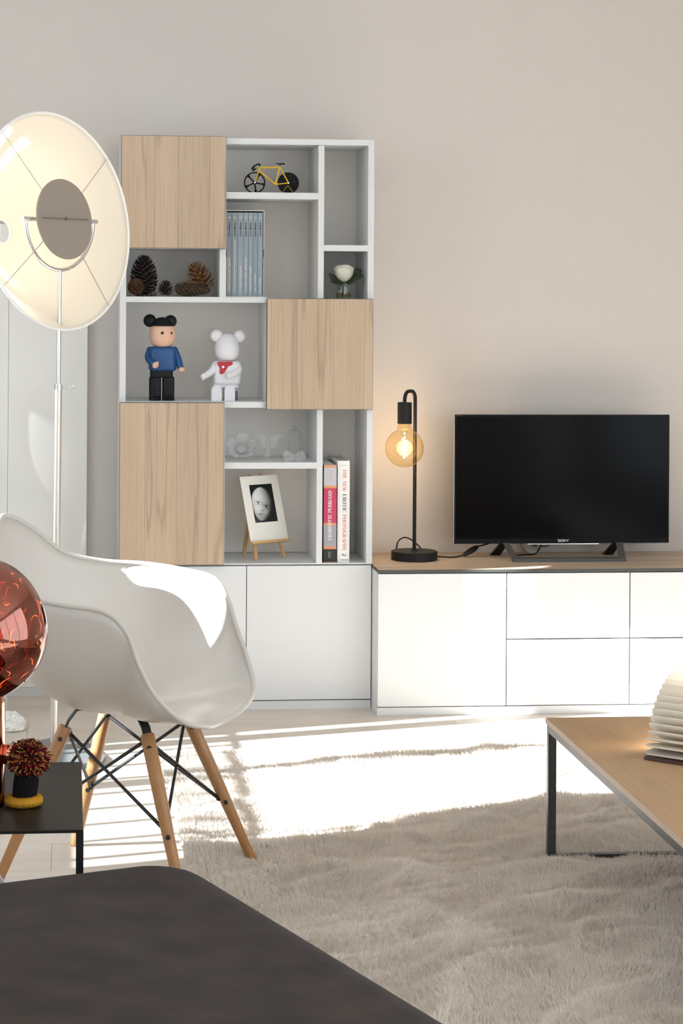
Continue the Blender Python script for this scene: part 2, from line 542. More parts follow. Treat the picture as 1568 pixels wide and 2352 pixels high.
# serif capitals: width, strokes [(points, mode)] with a = stress from direction, k = thick, t = thin; s = serif centres
SERIF = {
    'A': (0.74, [([(0.06, 0), (0.36, 1)], 't'), ([(0.36, 1), (0.66, 0)], 'k'), ([(0.17, 0.32), (0.54, 0.32)], 't')], [(0.06, 0), (0.66, 0)]),
    'B': (0.66, [([(0.16, 0), (0.16, 1)], 'k'), (bowl(0.16, 0.52, 1, 0.40), 'a'), (bowl(0.16, 0, 0.52, 0.44), 'a')], [(0.12, 0), (0.12, 1)]),
    'C': (0.72, [(arc(0.40, 0.5, 0.32, 0.5, 48, 312, 24), 'a'), ([(0.62, 0.98), (0.62, 0.74)], 't')], []),
    'D': (0.76, [([(0.16, 0), (0.16, 1)], 'k'), (bowl(0.16, 0, 1, 0.50), 'a')], [(0.12, 0), (0.12, 1)]),
    'E': (0.64, [([(0.16, 0), (0.16, 1)], 'k'), ([(0.16, 1), (0.56, 1), (0.56, 0.80)], 't'), ([(0.16, 0.52), (0.44, 0.52)], 't'), ([(0.16, 0), (0.58, 0), (0.58, 0.22)], 't')], [(0.12, 0), (0.12, 1)]),
    'G': (0.76, [(arc(0.40, 0.5, 0.32, 0.5, 48, 330, 24), 'a'), ([(0.66, 0.44), (0.66, 0.1)], 'k'), ([(0.62, 0.98), (0.62, 0.76)], 't')], [(0.64, 0.44)]),
    'H': (0.80, [([(0.16, 0), (0.16, 1)], 'k'), ([(0.64, 0), (0.64, 1)], 'k'), ([(0.16, 0.5), (0.64, 0.5)], 't')], [(0.16, 0), (0.16, 1), (0.64, 0), (0.64, 1)]),
    'I': (0.36, [([(0.18, 0), (0.18, 1)], 'k')], [(0.18, 0), (0.18, 1)]),
    'L': (0.62, [([(0.16, 0), (0.16, 1)], 'k'), ([(0.16, 0), (0.56, 0), (0.56, 0.26)], 't')], [(0.14, 0), (0.14, 1)]),
    'N': (0.80, [([(0.14, 0), (0.14, 1)], 't'), ([(0.14, 1), (0.66, 0)], 'k'), ([(0.66, 0), (0.66, 1)], 't')], [(0.14, 0), (0.12, 1), (0.66, 1)]),
    'O': (0.78, [(arc(0.39, 0.5, 0.31, 0.5, 0, 360, 28), 'a')], []),
    'P': (0.66, [([(0.16, 0), (0.16, 1)], 'k'), (bowl(0.16, 0.46, 1, 0.44), 'a')], [(0.14, 0), (0.12, 1)]),
    'R': (0.74, [([(0.16, 0), (0.16, 1)], 'k'), (bowl(0.16, 0.50, 1, 0.42), 'a'), ([(0.40, 0.50), (0.62, 0.03), (0.70, 0.03)], 'k')], [(0.14, 0), (0.12, 1)]),
    'S': (0.66, [([(0.56, 0.74)] + arc(0.33, 0.74, 0.22, 0.26, 20, 250, 14) + arc(0.33, 0.26, 0.24, 0.26, 80, -160, 14), 'a')], []),
    'T': (0.68, [([(0.34, 0), (0.34, 1)], 'k'), ([(0.06, 0.76), (0.06, 1), (0.62, 1), (0.62, 0.76)], 't')], [(0.34, 0)]),
    'W': (0.98, [([(0.06, 1), (0.30, 0)], 'k'), ([(0.30, 0), (0.48, 0.9)], 't'), ([(0.48, 0.9), (0.70, 0)], 'k'), ([(0.70, 0), (0.92, 1)], 't')], [(0.08, 1), (0.92, 1)]),
    'Y': (0.72, [([(0.06, 1), (0.36, 0.44)], 'k'), ([(0.36, 0.44), (0.66, 1)], 't'), ([(0.36, 0), (0.36, 0.46)], 'k')], [(0.08, 1), (0.66, 1), (0.36, 0)]),
    '2': (0.60, [(arc(0.30, 0.72, 0.22, 0.28, 160, -30, 14) + [(0.08, 0.03)], 'a'), ([(0.08, 0.03), (0.52, 0.03), (0.52, 0.2)], 'k')], []),
    ' ': (0.34, [], []),
}

def serif_text(txt, thick=0.17, thin=0.035, serif=0.15, track=0.04):
    """-> width, vertices (x, y), faces for capitals of height 1"""
    v, f, x = [], [], 0.0
    def quad(a, b, c, d):
        n = len(v)
        v.extend([a, b, c, d])
        f.append((n, n + 1, n + 2, n + 3))
    for ch in txt:
        w, strokes, serifs = SERIF[ch]
        for pts, mode in strokes:
            L, Rr = [], []
            for i, p in enumerate(pts):
                a, b = pts[max(i - 1, 0)], pts[min(i + 1, len(pts) - 1)]
                dx, dy = b[0] - a[0], b[1] - a[1]
                l = math.hypot(dx, dy) or 1
                tw = thick if mode == 'k' else thin if mode == 't' else thin + (thick - thin) * abs(dy / l) ** 1.6
                nx, ny = -dy / l * tw / 2, dx / l * tw / 2
                if mode == 't' and 0 < i < len(pts) - 1:
                    nx, ny = nx * 1.3, ny * 1.3
                L.append((x + p[0] + nx, p[1] + ny))
                Rr.append((x + p[0] - nx, p[1] - ny))
            for i in range(len(pts) - 1):
                quad(L[i], L[i + 1], Rr[i + 1], Rr[i])
        for sx, sy in serifs:
            y0, y1 = (sy, sy + thin) if sy < 0.5 else (sy - thin, sy)
            quad((x + sx - serif, y0), (x + sx + serif, y0), (x + sx + serif, y1), (x + sx - serif, y1))
        x += w + track
    return x - track, v, f

def sans_text(txt, shear=0.0, bold=0.0):
    cu = bpy.data.curves.new('lettering', 'FONT')
    cu.body = txt
    cu.size = 1.0
    cu.shear = shear
    cu.offset = bold
    cu.resolution_u = 3
    o = bpy.data.objects.new('lettering', cu)
    me = bpy.data.meshes.new_from_object(o)
    v = [(p.co.x, p.co.y) for p in me.vertices]
    f = [tuple(p.vertices) for p in me.polygons]
    bpy.data.objects.remove(o)
    bpy.data.curves.remove(cu)
    bpy.data.meshes.remove(me)
    xs = [p[0] for p in v] or [0, 1]
    x0 = min(xs)
    return max(xs) - x0, [((a - x0) / 0.70, b / 0.70) for a, b in v], f      # cap height about 0.70

def lettering(name, txt, o, ex, ey, height, m, parent, length=None, sans=False, centre=True, shear=0.0, bold=0.0, **kw):
    """flat print: o = middle of the line's baseline (or its start), ex reading direction, ey letter-up direction"""
    if sans:
        w, v, f = sans_text(txt, shear, bold)
        w /= 0.70
    else:
        w, v, f = serif_text(txt, **kw)
    kx = length / w if length else height
    o, ex, ey = Vector(o), Vector(ex), Vector(ey)
    sh = w * kx / 2 if centre else 0
    g = G().add([o + ex * (a * kx - sh) + ey * (b * height) for a, b in v], f)
    me = bpy.data.meshes.new(name)
    me.from_pydata(g.v, [], g.f)
    me.materials.append(m)
    return link(name, me, parent)

# ------------------------------------------------------------------ the room
YW, YS, YT = 7.40, 7.075, 6.945          # back wall, shelf fronts, TV sideboard fronts
XL, XR, YR, ZC = -1.30, 3.60, -1.60, 2.62
WIN = (4.755, 6.21, 0.70, 2.55)           # opening in the left wall: y0, y1, z0, z1
REAR = (0.5, 2.9, 0.7, 2.40)           # unseen opening added in the rear wall for fill light: x0, x1, z0, z1
structure('wall_back', G().box(XL - 0.2, XR + 0.2, YW, YW + 0.15, 0, ZC), WALL)
g = G()
WIN2 = (0.1, 1.75, 0.08, 2.45)           # second, taller opening nearer the viewer, unseen, added to bounce low sunlight inwards
g.box(XL - 0.12, XL, YR, WIN2[0], 0, ZC).box(XL - 0.12, XL, WIN2[1], WIN[0], 0, ZC).box(XL - 0.12, XL, WIN[1], YW, 0, ZC)
g.box(XL - 0.12, XL, WIN2[0], WIN2[1], 0, WIN2[2]).box(XL - 0.12, XL, WIN2[0], WIN2[1], WIN2[3], ZC)
g.box(XL - 0.12, XL, WIN[0], WIN[1], 0, WIN[2]).box(XL - 0.12, XL, WIN[0], WIN[1], WIN[3], ZC)
structure('wall_left', g, WHITE_WALL)
RWN = (0.2, 4.3, 0.25, 2.40)             # unseen right-wall opening added to brighten the rug: y0, y1, z0, z1
g = G()
g.box(XR, XR + 0.15, YR, RWN[0], 0, ZC).box(XR, XR + 0.15, RWN[1], YW, 0, ZC)
g.box(XR, XR + 0.15, RWN[0], RWN[1], 0, RWN[2]).box(XR, XR + 0.15, RWN[0], RWN[1], RWN[3], ZC)
structure('wall_right', g, WHITE_WALL)
w3 = G()
for y in (RWN[0], 1.55, 2.9, RWN[1] - 0.06):
    w3.box(XR + 0.05, XR + 0.1, y, y + 0.06, RWN[2], RWN[3])
structure('fill_opening_right', w3, LACQ)  # bars of the added right opening, out of view
g = G()
g.box(XL - 0.12, REAR[0], YR - 0.15, YR, 0, ZC).box(REAR[1], XR + 0.15, YR - 0.15, YR, 0, ZC)
g.box(REAR[0], REAR[1], YR - 0.15, YR, 0, REAR[2]).box(REAR[0], REAR[1], YR - 0.15, YR, REAR[3], ZC)
structure('wall_rear', g, WHITE_WALL)
structure('ceiling', G().box(XL - 0.12, XR + 0.15, YR - 0.15, YW + 0.15, ZC, ZC + 0.15), CEIL)
# window frames and the balcony rail outside the left window
w1 = G()
for y0, y1 in ((WIN[0], WIN[0] + 0.02), (5.58, 5.65), (6.08, 6.135), (WIN[1] - 0.02, WIN[1])):
    w1.box(XL - 0.10, XL - 0.05, y0, y1, WIN[2], WIN[3])
w1.box(XL - 0.10, XL - 0.05, WIN[0], WIN[1], WIN[3] - 0.03, WIN[3])
structure('window_1', w1, LACQ)
w4 = G()
for y in (WIN2[0], 0.9, WIN2[1] - 0.05):
    w4.box(XL - 0.10, XL - 0.05, y, y + 0.05, WIN2[2], WIN2[3])
structure('fill_opening_near', w4, LACQ)  # bars of the added near opening, out of view
w2 = G()
for x in (REAR[0], 1.67, REAR[1] - 0.06):
    w2.box(x, x + 0.06, YR - 0.1, YR - 0.05, REAR[2], REAR[3])
structure('fill_opening_rear', w2, LACQ)  # bars of the added rear opening, behind the camera
rail = G()
for k in range(13):
    y = 4.45 + 0.165 * k
    rail.box(XL - 0.32, XL - 0.30, y, y + 0.018, 0.3, 1.12)
rail.box(XL - 0.325, XL - 0.295, 4.0, 6.6, 1.12, 1.135)
rl = structure('trim_1', rail, SATIN)
RAILG = mixed('rail_glass', srgb(235, 240, 240), (0.66, 0.69, 0.70, 1), 0.93, 0.1)
pn = G().box(XL - 0.36, XL - 0.35, 4.0, 6.6, 0.3, 1.12).build('rail_pane', RAILG, rl)
portal('window_daylight', (XL - 0.13, (WIN[0] + WIN[1]) / 2, (WIN[2] + WIN[3]) / 2), (0, -PI / 2, 0), WIN[3] - WIN[2], WIN[1] - WIN[0])
portal('right_fill_daylight', (XR + 0.16, (RWN[0] + RWN[1]) / 2, (RWN[2] + RWN[3]) / 2), (0, PI / 2, 0), RWN[3] - RWN[2], RWN[1] - RWN[0])
portal('near_fill_daylight', (XL - 0.13, (WIN2[0] + WIN2[1]) / 2, (WIN2[2] + WIN2[3]) / 2), (0, -PI / 2, 0), WIN2[3] - WIN2[2], WIN2[1] - WIN2[0])
portal('rear_fill_daylight', ((REAR[0] + REAR[1]) / 2, YR - 0.16, (REAR[2] + REAR[3]) / 2), (-PI / 2, 0, PI), REAR[1] - REAR[0], REAR[3] - REAR[2])

# floor of long pale oak boards
fl = bpy.data.objects.new('floor', None)
COL.objects.link(fl)
fl['kind'] = 'structure'
sub = G().box(XL - 0.12, XR + 0.15, YR - 0.15, YW + 0.15, -0.05, -0.012).build('subfloor', mat('board_joint', srgb(160, 142, 124), 0.8), fl)
PW, PL = 0.258, 1.38
plank_me = G().box(0.0003, PL - 0.0003, 0.0003, PW - 0.0003, -0.012, 0, 0.0006).build('plank', FLOORW, fl)
mesh_p = plank_me.data
first = True
joint = {26: 1.26, 25: 0.64, 24: 0.10, 23: 0.86, 22: -0.2, 21: 0.42}
for j in range(36):
    y = 6.95 - 26 * PW + (j - 1) * PW + 0.0
    if y < YR - 0.2 or y > YW:
        continue
    x = joint.get(j, rnd.uniform(-1.4, 0)) - 3 * PL
    while x < XR:
        if x > XL - PL:
            o = plank_me if first else bpy.data.objects.new('plank', mesh_p)
            if not first:
                COL.objects.link(o)
                o.parent = fl
            first = False
            o.location = (x, y, 0)
        x += PL

# ------------------------------------------------------------------ glossy white panel on the wall, left
p_r = at(200, 1000, Y=YW - 0.035).x
p_m = at(18, 1000, Y=YW - 0.035).x
t = thing('wall_panel', ((p_r + XL) / 2, YW - 0.03, 0.0), 'tall glossy white panel on the wall behind the floor lamp, mirroring the chair', 'panel')
G().box(p_m + 0.0004, p_r, YW - 0.035, YW - 0.006, 0.03, 1.62, 0.002).build('panel_leaf', PANELW, t)
G().box(XL + 0.25, p_m - 0.0004, YW - 0.035, YW - 0.006, 0.03, 1.62, 0.002).build('panel_leaf', PANELW, t)
G().box(XL + 0.25, p_r, YW - 0.03, YW - 0.001, 0.0, 0.03).build('plinth', LACQ, t)

# ------------------------------------------------------------------ bookcase
sx = lambda px, y=800: at(px, y, Y=YS).x
sz = lambda px, py: at(px, py, Y=YS).z
D = YW - 0.002
BX0, BX1 = sx(275), sx(857)
ZB, ZT = 0.484, sz(681, 319)
BACK = YW - 0.030
bk = thing('bookcase', ((BX0 + BX1) / 2, (YS + YW) / 2, ZB), 'tall white open bookcase with three wood doors, standing on the white base cabinet', 'bookcase')
e = 0.0006
G().box(BX0, sx(289), YS, D, ZB, ZT, e).build('side_panel', LACQ, bk)
G().box(sx(843), BX1, YS, D, ZB, ZT, e).build('side_panel', LACQ, bk)
xl, xr = sx(289), sx(843)
G().box(xl, xr, YS, D, sz(681, 332.5), ZT, e).build('top_panel', LACQ, bk)
G().box(xl, xr, YS, D, ZB, sz(690, 1293.5), e).build('bottom_panel', LACQ, bk)
G().box(xl, xr, BACK, YW - 0.004, ZB + 0.005, ZT - 0.01).build('back_panel', LACQ_BACK, bk)
z_long_t, z_long_b = sz(450, 681.8), sz(450, 694.7)
z_rob_t, z_rob_b = sz(450, 922.8), sz(450, 936.5)
z_bike_t, z_bike_b = sz(623, 442), sz(623, 457)
z_small_t, z_small_b = sz(792, 563), sz(792, 576.8)
z_gl_t, z_gl_b = sz(622, 1062.3), sz(622, 1076.6)
z_rose_t = sz(735, 686)
z_bot_t = sz(690, 1293.5)
xd0, xd1 = sx(728.7), sx(742.3)
xs0, xs1 = sx(503), sx(517.5)
xv0, xv1 = sx(611.5), sx(625.5)
B = BACK
G().box(xl, xs1 + 0.14, YS, B, z_long_b, z_long_t, e).build('shelf', LACQ, bk)              # below the pine cones
G().box(xs1 + 0.14, xr, YS, B, z_rose_t - 0.02, z_rose_t, e).build('shelf', LACQ, bk)       # rose shelf behind the middle door
G().box(xl, xv1, YS, B, z_rob_b, z_rob_t, e).build('shelf', LACQ, bk)
G().box(xs1, xd0, YS, B, z_bike_b, z_bike_t, e).build('shelf', LACQ, bk)
G().box(xd1, xr, YS, B, z_small_b, z_small_t, e).build('shelf', LACQ, bk)
G().box(xs1, xd0, YS, B, z_gl_b, z_gl_t, e).build('shelf', LACQ, bk)
G().box(xl, xs1, YS, B, sz(400, 571), sz(400, 557), e).build('shelf', LACQ, bk)
G().box(xv1, xr, YS, B, sz(735, 941), sz(735, 927), e).build('shelf', LACQ, bk)
G().box(xd0, xd1, YS, B, z_rose_t, sz(735, 334), e).build('divider', LACQ, bk)
G().box(xd0, xd1, YS, B, z_bot_t, sz(735, 941), e).build('divider', LACQ, bk)
G().box(xs0, xs1, YS, B, z_long_t, sz(510, 571), e).build('divider', LACQ, bk)
G().box(xs0, xs1, YS, B, sz(510, 557), sz(510, 330), e).build('divider', LACQ, bk)
G().box(xv0, xv1, YS, B, z_rob_t, z_long_b, e).build('divider', LACQ, bk)
G().box(xs0, xs1, YS, B, z_bot_t, z_rob_b, e).build('divider', LACQ, bk)

def door(x0, x1, z0, z1, label, m=DOORW, yf=YS - 0.020):
    d = G().box(x0 + 0.001, x1 - 0.001, yf, YS - 0.001, z0 + 0.001, z1 - 0.001).build('door', DARKGAP, bk)
    G().box(x0 + 0.0022, x1 - 0.0022, yf - 0.0012, yf, z0 + 0.0022, z1 - 0.0022).build('veneer', m, d)
    d['label'] = label
YD = YS - 0.02
dx = lambda px: at(px, 800, Y=YD).x
dz = lambda px, py: at(px, py, Y=YD).z
door(dx(275), dx(517.3), dz(396, 571), dz(396, 311), 'upper wood door behind the lamp shade')
door(dx(612), dx(857), dz(735, 941.5), dz(735, 685.5), 'middle wood door on the right')
door(dx(275), dx(516.8), dz(396, 1299), dz(396, 924), 'tall lower wood door')

# base cabinet under the bookcase
bc = thing('base_cabinet', ((BX0 + BX1) / 2, YS + 0.15, 0), 'low white two-door base cabinet under the bookcase', 'cabinet')
zb_t = 0.482
G().box(BX0, BX1 - 0.001, YS + 0.019, D, 0.03, zb_t, e).build('body', LACQ, bc)
G().box(BX0, BX1 - 0.001, YS + 0.006, YS + 0.05, 0.0, 0.0285).build('plinth', LACQ, bc)
xm = sx(565.5, 1450)
zd0 = at(700, 1607, Y=YS).z
G().box(BX0, xm - 0.0012, YS, YS + 0.018, zd0, zb_t - 0.003, 0.0008).build('door', LACQ, bc)
G().box(xm + 0.0012, BX1 - 0.002, YS, YS + 0.018, zd0, zb_t - 0.003, 0.0008).build('door', LACQ, bc)
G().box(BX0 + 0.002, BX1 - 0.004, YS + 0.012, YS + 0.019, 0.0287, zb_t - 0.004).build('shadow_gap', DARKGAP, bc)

# ------------------------------------------------------------------ TV sideboard: door unit, two drawer units, plinth, worktop
tx = lambda px, y=1450: at(px, y, Y=YT).x
TX0, TXa, TXb, TXc, TXd = BX1 + 0.001, tx(1163), tx(1445.8), tx(1728), XR
ztop, zbase = 0.470, at(1100, 1621, Y=YT).z
zsplit = at(1300, 1467, Y=YT).z
def unit(x0, x1, fronts, label, kind):
    u = thing('sideboard_unit', ((x0 + x1) / 2, (YT + YW) / 2, 0.03), label, 'cabinet')
    G().box(x0, x1 - 0.0002, YT + 0.019, D, zbase - 0.003, ztop, 0.0005).build('body', LACQ, u)
    G().box(x0 + 0.003, x1 - 0.003, YT + 0.012, YT + 0.019, zbase, ztop - 0.002).build('shadow_gap', mat('grey_gap', srgb(84, 84, 84), 0.7), u)
    for z0, z1 in fronts:
        G().box(x0 + 0.0019, x1 - 0.0019, YT, YT + 0.018, z0, z1, 0.0006).build(kind, LACQ, u)
    return u
zf = ztop - 0.003
gp = 0.0017
u = unit(TX0, TXa, [(zbase, zf)], 'white sideboard unit with one plain door, under the black table lamp', 'door')
unit(TXa, TXb, [(zbase, zsplit - gp), (zsplit + gp, zf)], 'white two-drawer sideboard unit below the television', 'drawer')
unit(TXb, TXc, [(zbase, zsplit - gp), (zsplit + gp, zf)], 'white two-drawer sideboard unit behind the pleated lamp', 'drawer')
pl = G().box(TX0, TXc, YT + 0.004, D, 0.0, zbase - 0.0035, 0.0008).build('plinth', LACQ)
tag(pl, 'long white plinth running along the floor under the sideboard units', 'plinth')
wt = thing('worktop', ((TX0 + TXc) / 2, (YT + YW) / 2, ztop), 'thin oak sideboard worktop with dark edge carrying lamp and television', 'worktop')
zw = 0.4805
G().box(BX1 + 0.0005, TXc, YT - 0.004, D, ztop + 0.0002, zw, 0.0015).build('edge_core', mat('worktop_edge', srgb(70, 72, 68), 0.6), wt)
G().box(BX1 + 0.003, TXc - 0.002, YT - 0.0015, D - 0.001, zw - 0.0005, zw + 0.0008).build('veneer', TOPW, wt)
ZW = zw + 0.0008

# ------------------------------------------------------------------ television
tvY = 7.235
vx = lambda px, py: at(px, py, Y=tvY)
a, b = vx(1043.5, 1100), vx(1536.5, 1100)
zt, zbm = vx(1290, 952.5).z, vx(1290, 1248).z
TXL, TXR = a.x, b.x
tv = thing('television', ((TXL + TXR) / 2, tvY, ZW), 'black flat screen television on a grey metal stand on the oak worktop', 'television')
body = G().box(TXL, TXR, tvY, tvY + 0.014, zbm, zt, 0.0012)
body.box(TXL + 0.10, TXR - 0.10, tvY + 0.013, tvY + 0.05, zbm + 0.02, zt - 0.14, 0.006)
hs = body.build('housing', BEZEL, tv)
G().box(TXL - 0.0012, TXL, tvY + 0.003, tvY + 0.013, zbm + 0.002, zt - 0.002).build('side_trim', SILVER, hs)
G().box(TXL + 0.006, TXR - 0.006, tvY - 0.0008, tvY + 0.001, zbm + 0.0168, zt - 0.006).build('screen', SCREEN, tv)
c = vx(1293, 1242)
lettering('maker_name', 'SONY', (c.x, tvY - 0.0006, zbm + 0.0058), (1, 0, 0), (0, 0, 1), 0.0078, mat('logo_silver', srgb(215, 216, 218), 0.4), tv,
          length=0.039, thick=0.24, thin=0.15, serif=0.19, track=0.05)
c = vx(1047.5, 957)
lettering('series_name', 'BRAVIA', (c.x + 0.0105, tvY - 0.0006, zt - 0.0052), (1, 0, 0), (0, 0, 1), 0.003, mat('logo_dim', srgb(108, 104, 100), 0.6), tv, length=0.021, sans=True)
l0, l1 = vx(1211, 1251).x, vx(1375, 1251).x
G().box(l0, l1, tvY + 0.001, tvY + 0.010, zbm - 0.0035, zbm - 0.0005).build('light_bar', CHROME, tv)
# stand: flat front bar, two splayed arms, rear feet
fy = at(1300, 1291, Z=ZW).y
bl, br = at(1178, 1291, Z=ZW), at(1440, 1291, Z=ZW)
tl, tr = at(1153, 1250, Y=tvY + 0.005), at(1421, 1250, Y=tvY + 0.005)
st = G()
st.prism([(bl.x, 0), (br.x, 0), (br.x - 0.012, 0.045), (bl.x + 0.004, 0.045)], (0, fy, ZW + 0.0002), (1, 0, 0), (0, 1, 0), (0, 0, 1), 0.0115)
for (lo, hi, w) in ((bl.x, tl.x, 0.024), (br.x - 0.024, tr.x - 0.011, 0.024)):
    v = [(lo, fy, ZW + 0.0002), (lo + w, fy, ZW + 0.0002), (lo + w, fy + 0.006, ZW + 0.0002), (lo, fy + 0.006, ZW + 0.0002),
         (hi, tvY + 0.004, zbm + 0.004), (hi + w, tvY + 0.004, zbm + 0.004), (hi + w, tvY + 0.010, zbm + 0.004), (hi, tvY + 0.010, zbm + 0.004)]
    st.add(v, [(0, 1, 2, 3), (4, 5, 6, 7), (0, 1, 5, 4), (1, 2, 6, 5), (2, 3, 7, 6), (3, 0, 4, 7)])
st.build('stand', STANDG, tv)
for px in (1147, 1407):
    p = at(px, 1262, Y=tvY + 0.03)
    ft = G()
    x = p.x
    v = []
    for (yy, zz, x0, x1) in ((tvY + 0.012, zbm + 0.004, 0.004, 0.030), (tvY + 0.075, ZW + 0.0003, -0.022, 0.012)):
        v += [(x + x0, yy, zz), (x + x1, yy, zz), (x + x1, yy + 0.02, zz), (x + x0, yy + 0.02, zz)]
    v = [(q[0], q[1], max(q[2], ZW + 0.0003)) for q in v]
    ft.add(v, [(0, 1, 2, 3), (4, 5, 6, 7), (0, 1, 5, 4), (1, 2, 6, 5), (2, 3, 7, 6), (3, 0, 4, 7)])
    ft.build('rear_foot', BLACKP, tv)
# cables hanging behind the television
c0 = at(1245, 1250, Y=7.30)
pts = catmull([(c0.x, 7.29, zbm + 0.03), (c0.x - 0.002, 7.30, zbm - 0.005), (c0.x - 0.02, 7.31, ZW + 0.006), (c0.x - 0.06, 7.29, ZW + 0.004), (c0.x - 0.1, 7.28, ZW + 0.004)])
G().tube(pts, 0.0028, 8).build('power_cable', BLACKP, tv, True)
c1 = at(1262, 1252, Y=7.30)
pts = catmull([(c1.x, 7.285, zbm + 0.02), (c1.x, 7.29, zbm - 0.004), (c1.x - 0.012, 7.30, zbm - 0.018), (c1.x - 0.03, 7.31, zbm - 0.02), (c1.x - 0.045, 7.315, ZW + 0.004)])
G().tube(pts, 0.0018, 8).build('aerial_cable', BLACKP, tv, True)
# round media puck behind the stand
c = at(1222, 1262, Y=7.355)
pk = thing('media_puck', (c.x, 7.33, ZW), 'flat round pale grey disc leaning behind the television stand', 'disc')
G().lathe([(0.0, -0.006), (0.030, -0.006), (0.033, -0.002), (0.033, 0.002), (0.030, 0.006), (0, 0.006)], (c.x, 7.360, ZW + 0.0245), 40, (0.05, -0.75, 0.66)).build('disc', mat('pale_grey_plastic', srgb(190, 186, 176), 0.5), pk, True)
G().lathe([(0.0, 0.0), (0.013, 0.0), (0.013, 0.002), (0, 0.002)], (c.x + 0.006, 7.350, ZW + 0.037), 24, (0.05, -0.75, 0.66), sx=1.0).build('badge', BLACKP, pk, True)

# ------------------------------------------------------------------ black table lamp with amber globe
lb = at(951, 1292, Z=ZW)
LC = Vector((lb.x, lb.y + 0.079, ZW))
LC.x = at(951, 1280, Y=LC.y).x
lm = thing('table_lamp', LC, 'black bent-tube table lamp with a bare amber globe bulb, beside the television', 'lamp')
G().lathe([(0, 0.0003), (0.0775, 0.0003), (0.079, 0.002), (0.079, 0.0275), (0.077, 0.030), (0.013, 0.0305), (0.011, 0.0335), (0, 0.0335)], LC, 64).build('base', BLACK, lm, True, angle=35)
ztop_l = at(935, 897.5, Y=LC.y).z
aX, aY = -0.0455, -0.060
r = 0.028
path = [LC + Vector((0, 0, 0.03)), LC + Vector((0, 0, 0.2)), Vector((LC.x, LC.y, ztop_l - r))]
L = math.hypot(aX, aY)
ux, uy = aX / L, aY / L
for k in range(1, 9):
    q = PI / 2 * k / 8
    path.append(Vector((LC.x + ux * r * (1 - math.cos(q)), LC.y + uy * r * (1 - math.cos(q)), ztop_l - r + r * math.sin(q))))
for k in range(0, 9):
    q = PI / 2 * k / 8
    path.append(Vector((LC.x + ux * (L - r + r * math.sin(q)), LC.y + uy * (L - r + r * math.sin(q)), ztop_l - r + r * math.cos(q))))
SX, SY = LC.x + aX, LC.y + aY
zs1 = at(921, 924, Y=SY).z
zs0 = at(921, 973, Y=SY).z
path.append(Vector((SX, SY, zs1 + 0.001)))
G().tube(path, 0.0063, 16).build('stem', BLACK, lm, True, angle=60)
G().lathe([(0, zs1), (0.023, zs1), (0.0243, zs1 - 0.0015), (0.0243, zs0), (0.0225, zs0), (0.0225, zs0 + 0.01), (0, zs0 + 0.01)], (SX, SY, 0), 40).build('socket', BLACK, lm, True, angle=35)
zb = at(922, 1029, Y=SY).z
R = 0.0655
prof = [(0.0001, zb - R)]
for k in range(1, 22):
    q = -PI / 2 + PI * k / 24.0
    prof.append((R * math.cos(q), zb + R * math.sin(q)))
rn, zn = prof[-1]
prof += [(0.0262, zn + 0.005), (0.0228, zn + 0.014), (0.0222, zs0 + 0.004)]
bb = G().lathe(prof, (SX, SY, 0), 48).build('bulb', AMBERG, lm, True, angle=0)
G().lathe([(0.0001, zb + 0.045), (0.006, zb + 0.046), (0.010, zb + 0.062), (0.015, zb + 0.068), (0.019, zs0)], (SX, SY, 0), 24).build('glass_mount', thin_glass('mount_glass', (1, 0.95, 0.85, 1), 0.4), bb, True, angle=0)
FIL = emission('glowing_filament', (1.0, 0.80, 0.50, 1), 70)
fil = []
for k in range(80):
    q = k / 79
    fil.append((SX + 0.013 * math.sin(q * PI) ** 0.5 * math.cos(q * 9 * PI), SY + 0.013 * math.sin(q * PI) ** 0.5 * math.sin(q * 9 * PI), zb + 0.038 - 0.072 * q))
G().tube(fil, 0.0014, 6).build('filament', FIL, bb, True)
pl_ = bpy.data.lights.new('bulb_light', 'POINT')
pl_.energy, pl_.color, pl_.shadow_soft_size = 1.05, (1.0, 0.70, 0.46), 0.03
po = bpy.data.objects.new('bulb_light', pl_)
po.location = (SX, SY, zb)
COL.objects.link(po)
# lamp flex with its inline switch
yb = LC.y + 0.085
c_pts = [LC + Vector((0.0, 0.078, 0.008)), Vector((at(966, 1262, Y=yb).x, yb, at(966, 1262, Y=yb).z)), Vector((at(946, 1241, Y=yb).x, yb + 0.01, at(946, 1241, Y=yb).z)),
         Vector((at(928, 1236, Y=yb).x, yb + 0.015, at(928, 1236, Y=yb).z)), Vector((at(914, 1247, Y=yb).x, yb + 0.01, at(914, 1247, Y=yb).z)),
         Vector((at(912, 1262, Y=yb).x, yb + 0.01, ZW + 0.01)), Vector((at(925, 1268, Y=yb).x, yb + 0.012, ZW + 0.003)),
         Vector((at(965, 1268, Z=ZW).x, yb + 0.012, ZW + 0.003)), Vector((at(1003, 1274, Z=ZW).x, yb - 0.035, ZW + 0.003)),
         Vector((at(1032, 1276, Z=ZW).x, yb - 0.05, ZW + 0.003)), Vector((at(1057, 1272, Y=yb).x, yb - 0.04, ZW + 0.007))]
G().tube(catmull(c_pts, 10), 0.0027, 8).build('flex', BLACKP, lm, True)
s0, s1 = Vector((at(1059, 1272, Y=yb).x, yb - 0.04, ZW + 0.008)), Vector((at(1098, 1256.5, Y=yb + 0.0).x, yb + 0.0, ZW + 0.034))
G().tube([s0.lerp(s1, q) for q in (0, 0.04, 0.2, 0.5, 0.8, 0.95, 1)], [0.003, 0.0062, 0.0085, 0.0105, 0.0095, 0.006, 0.003], 14).build('inline_switch', BLACKP, lm, True)
e1 = Vector((at(1135, 1243, Y=7.31).x, 7.31, at(1135, 1243, Y=7.31).z))
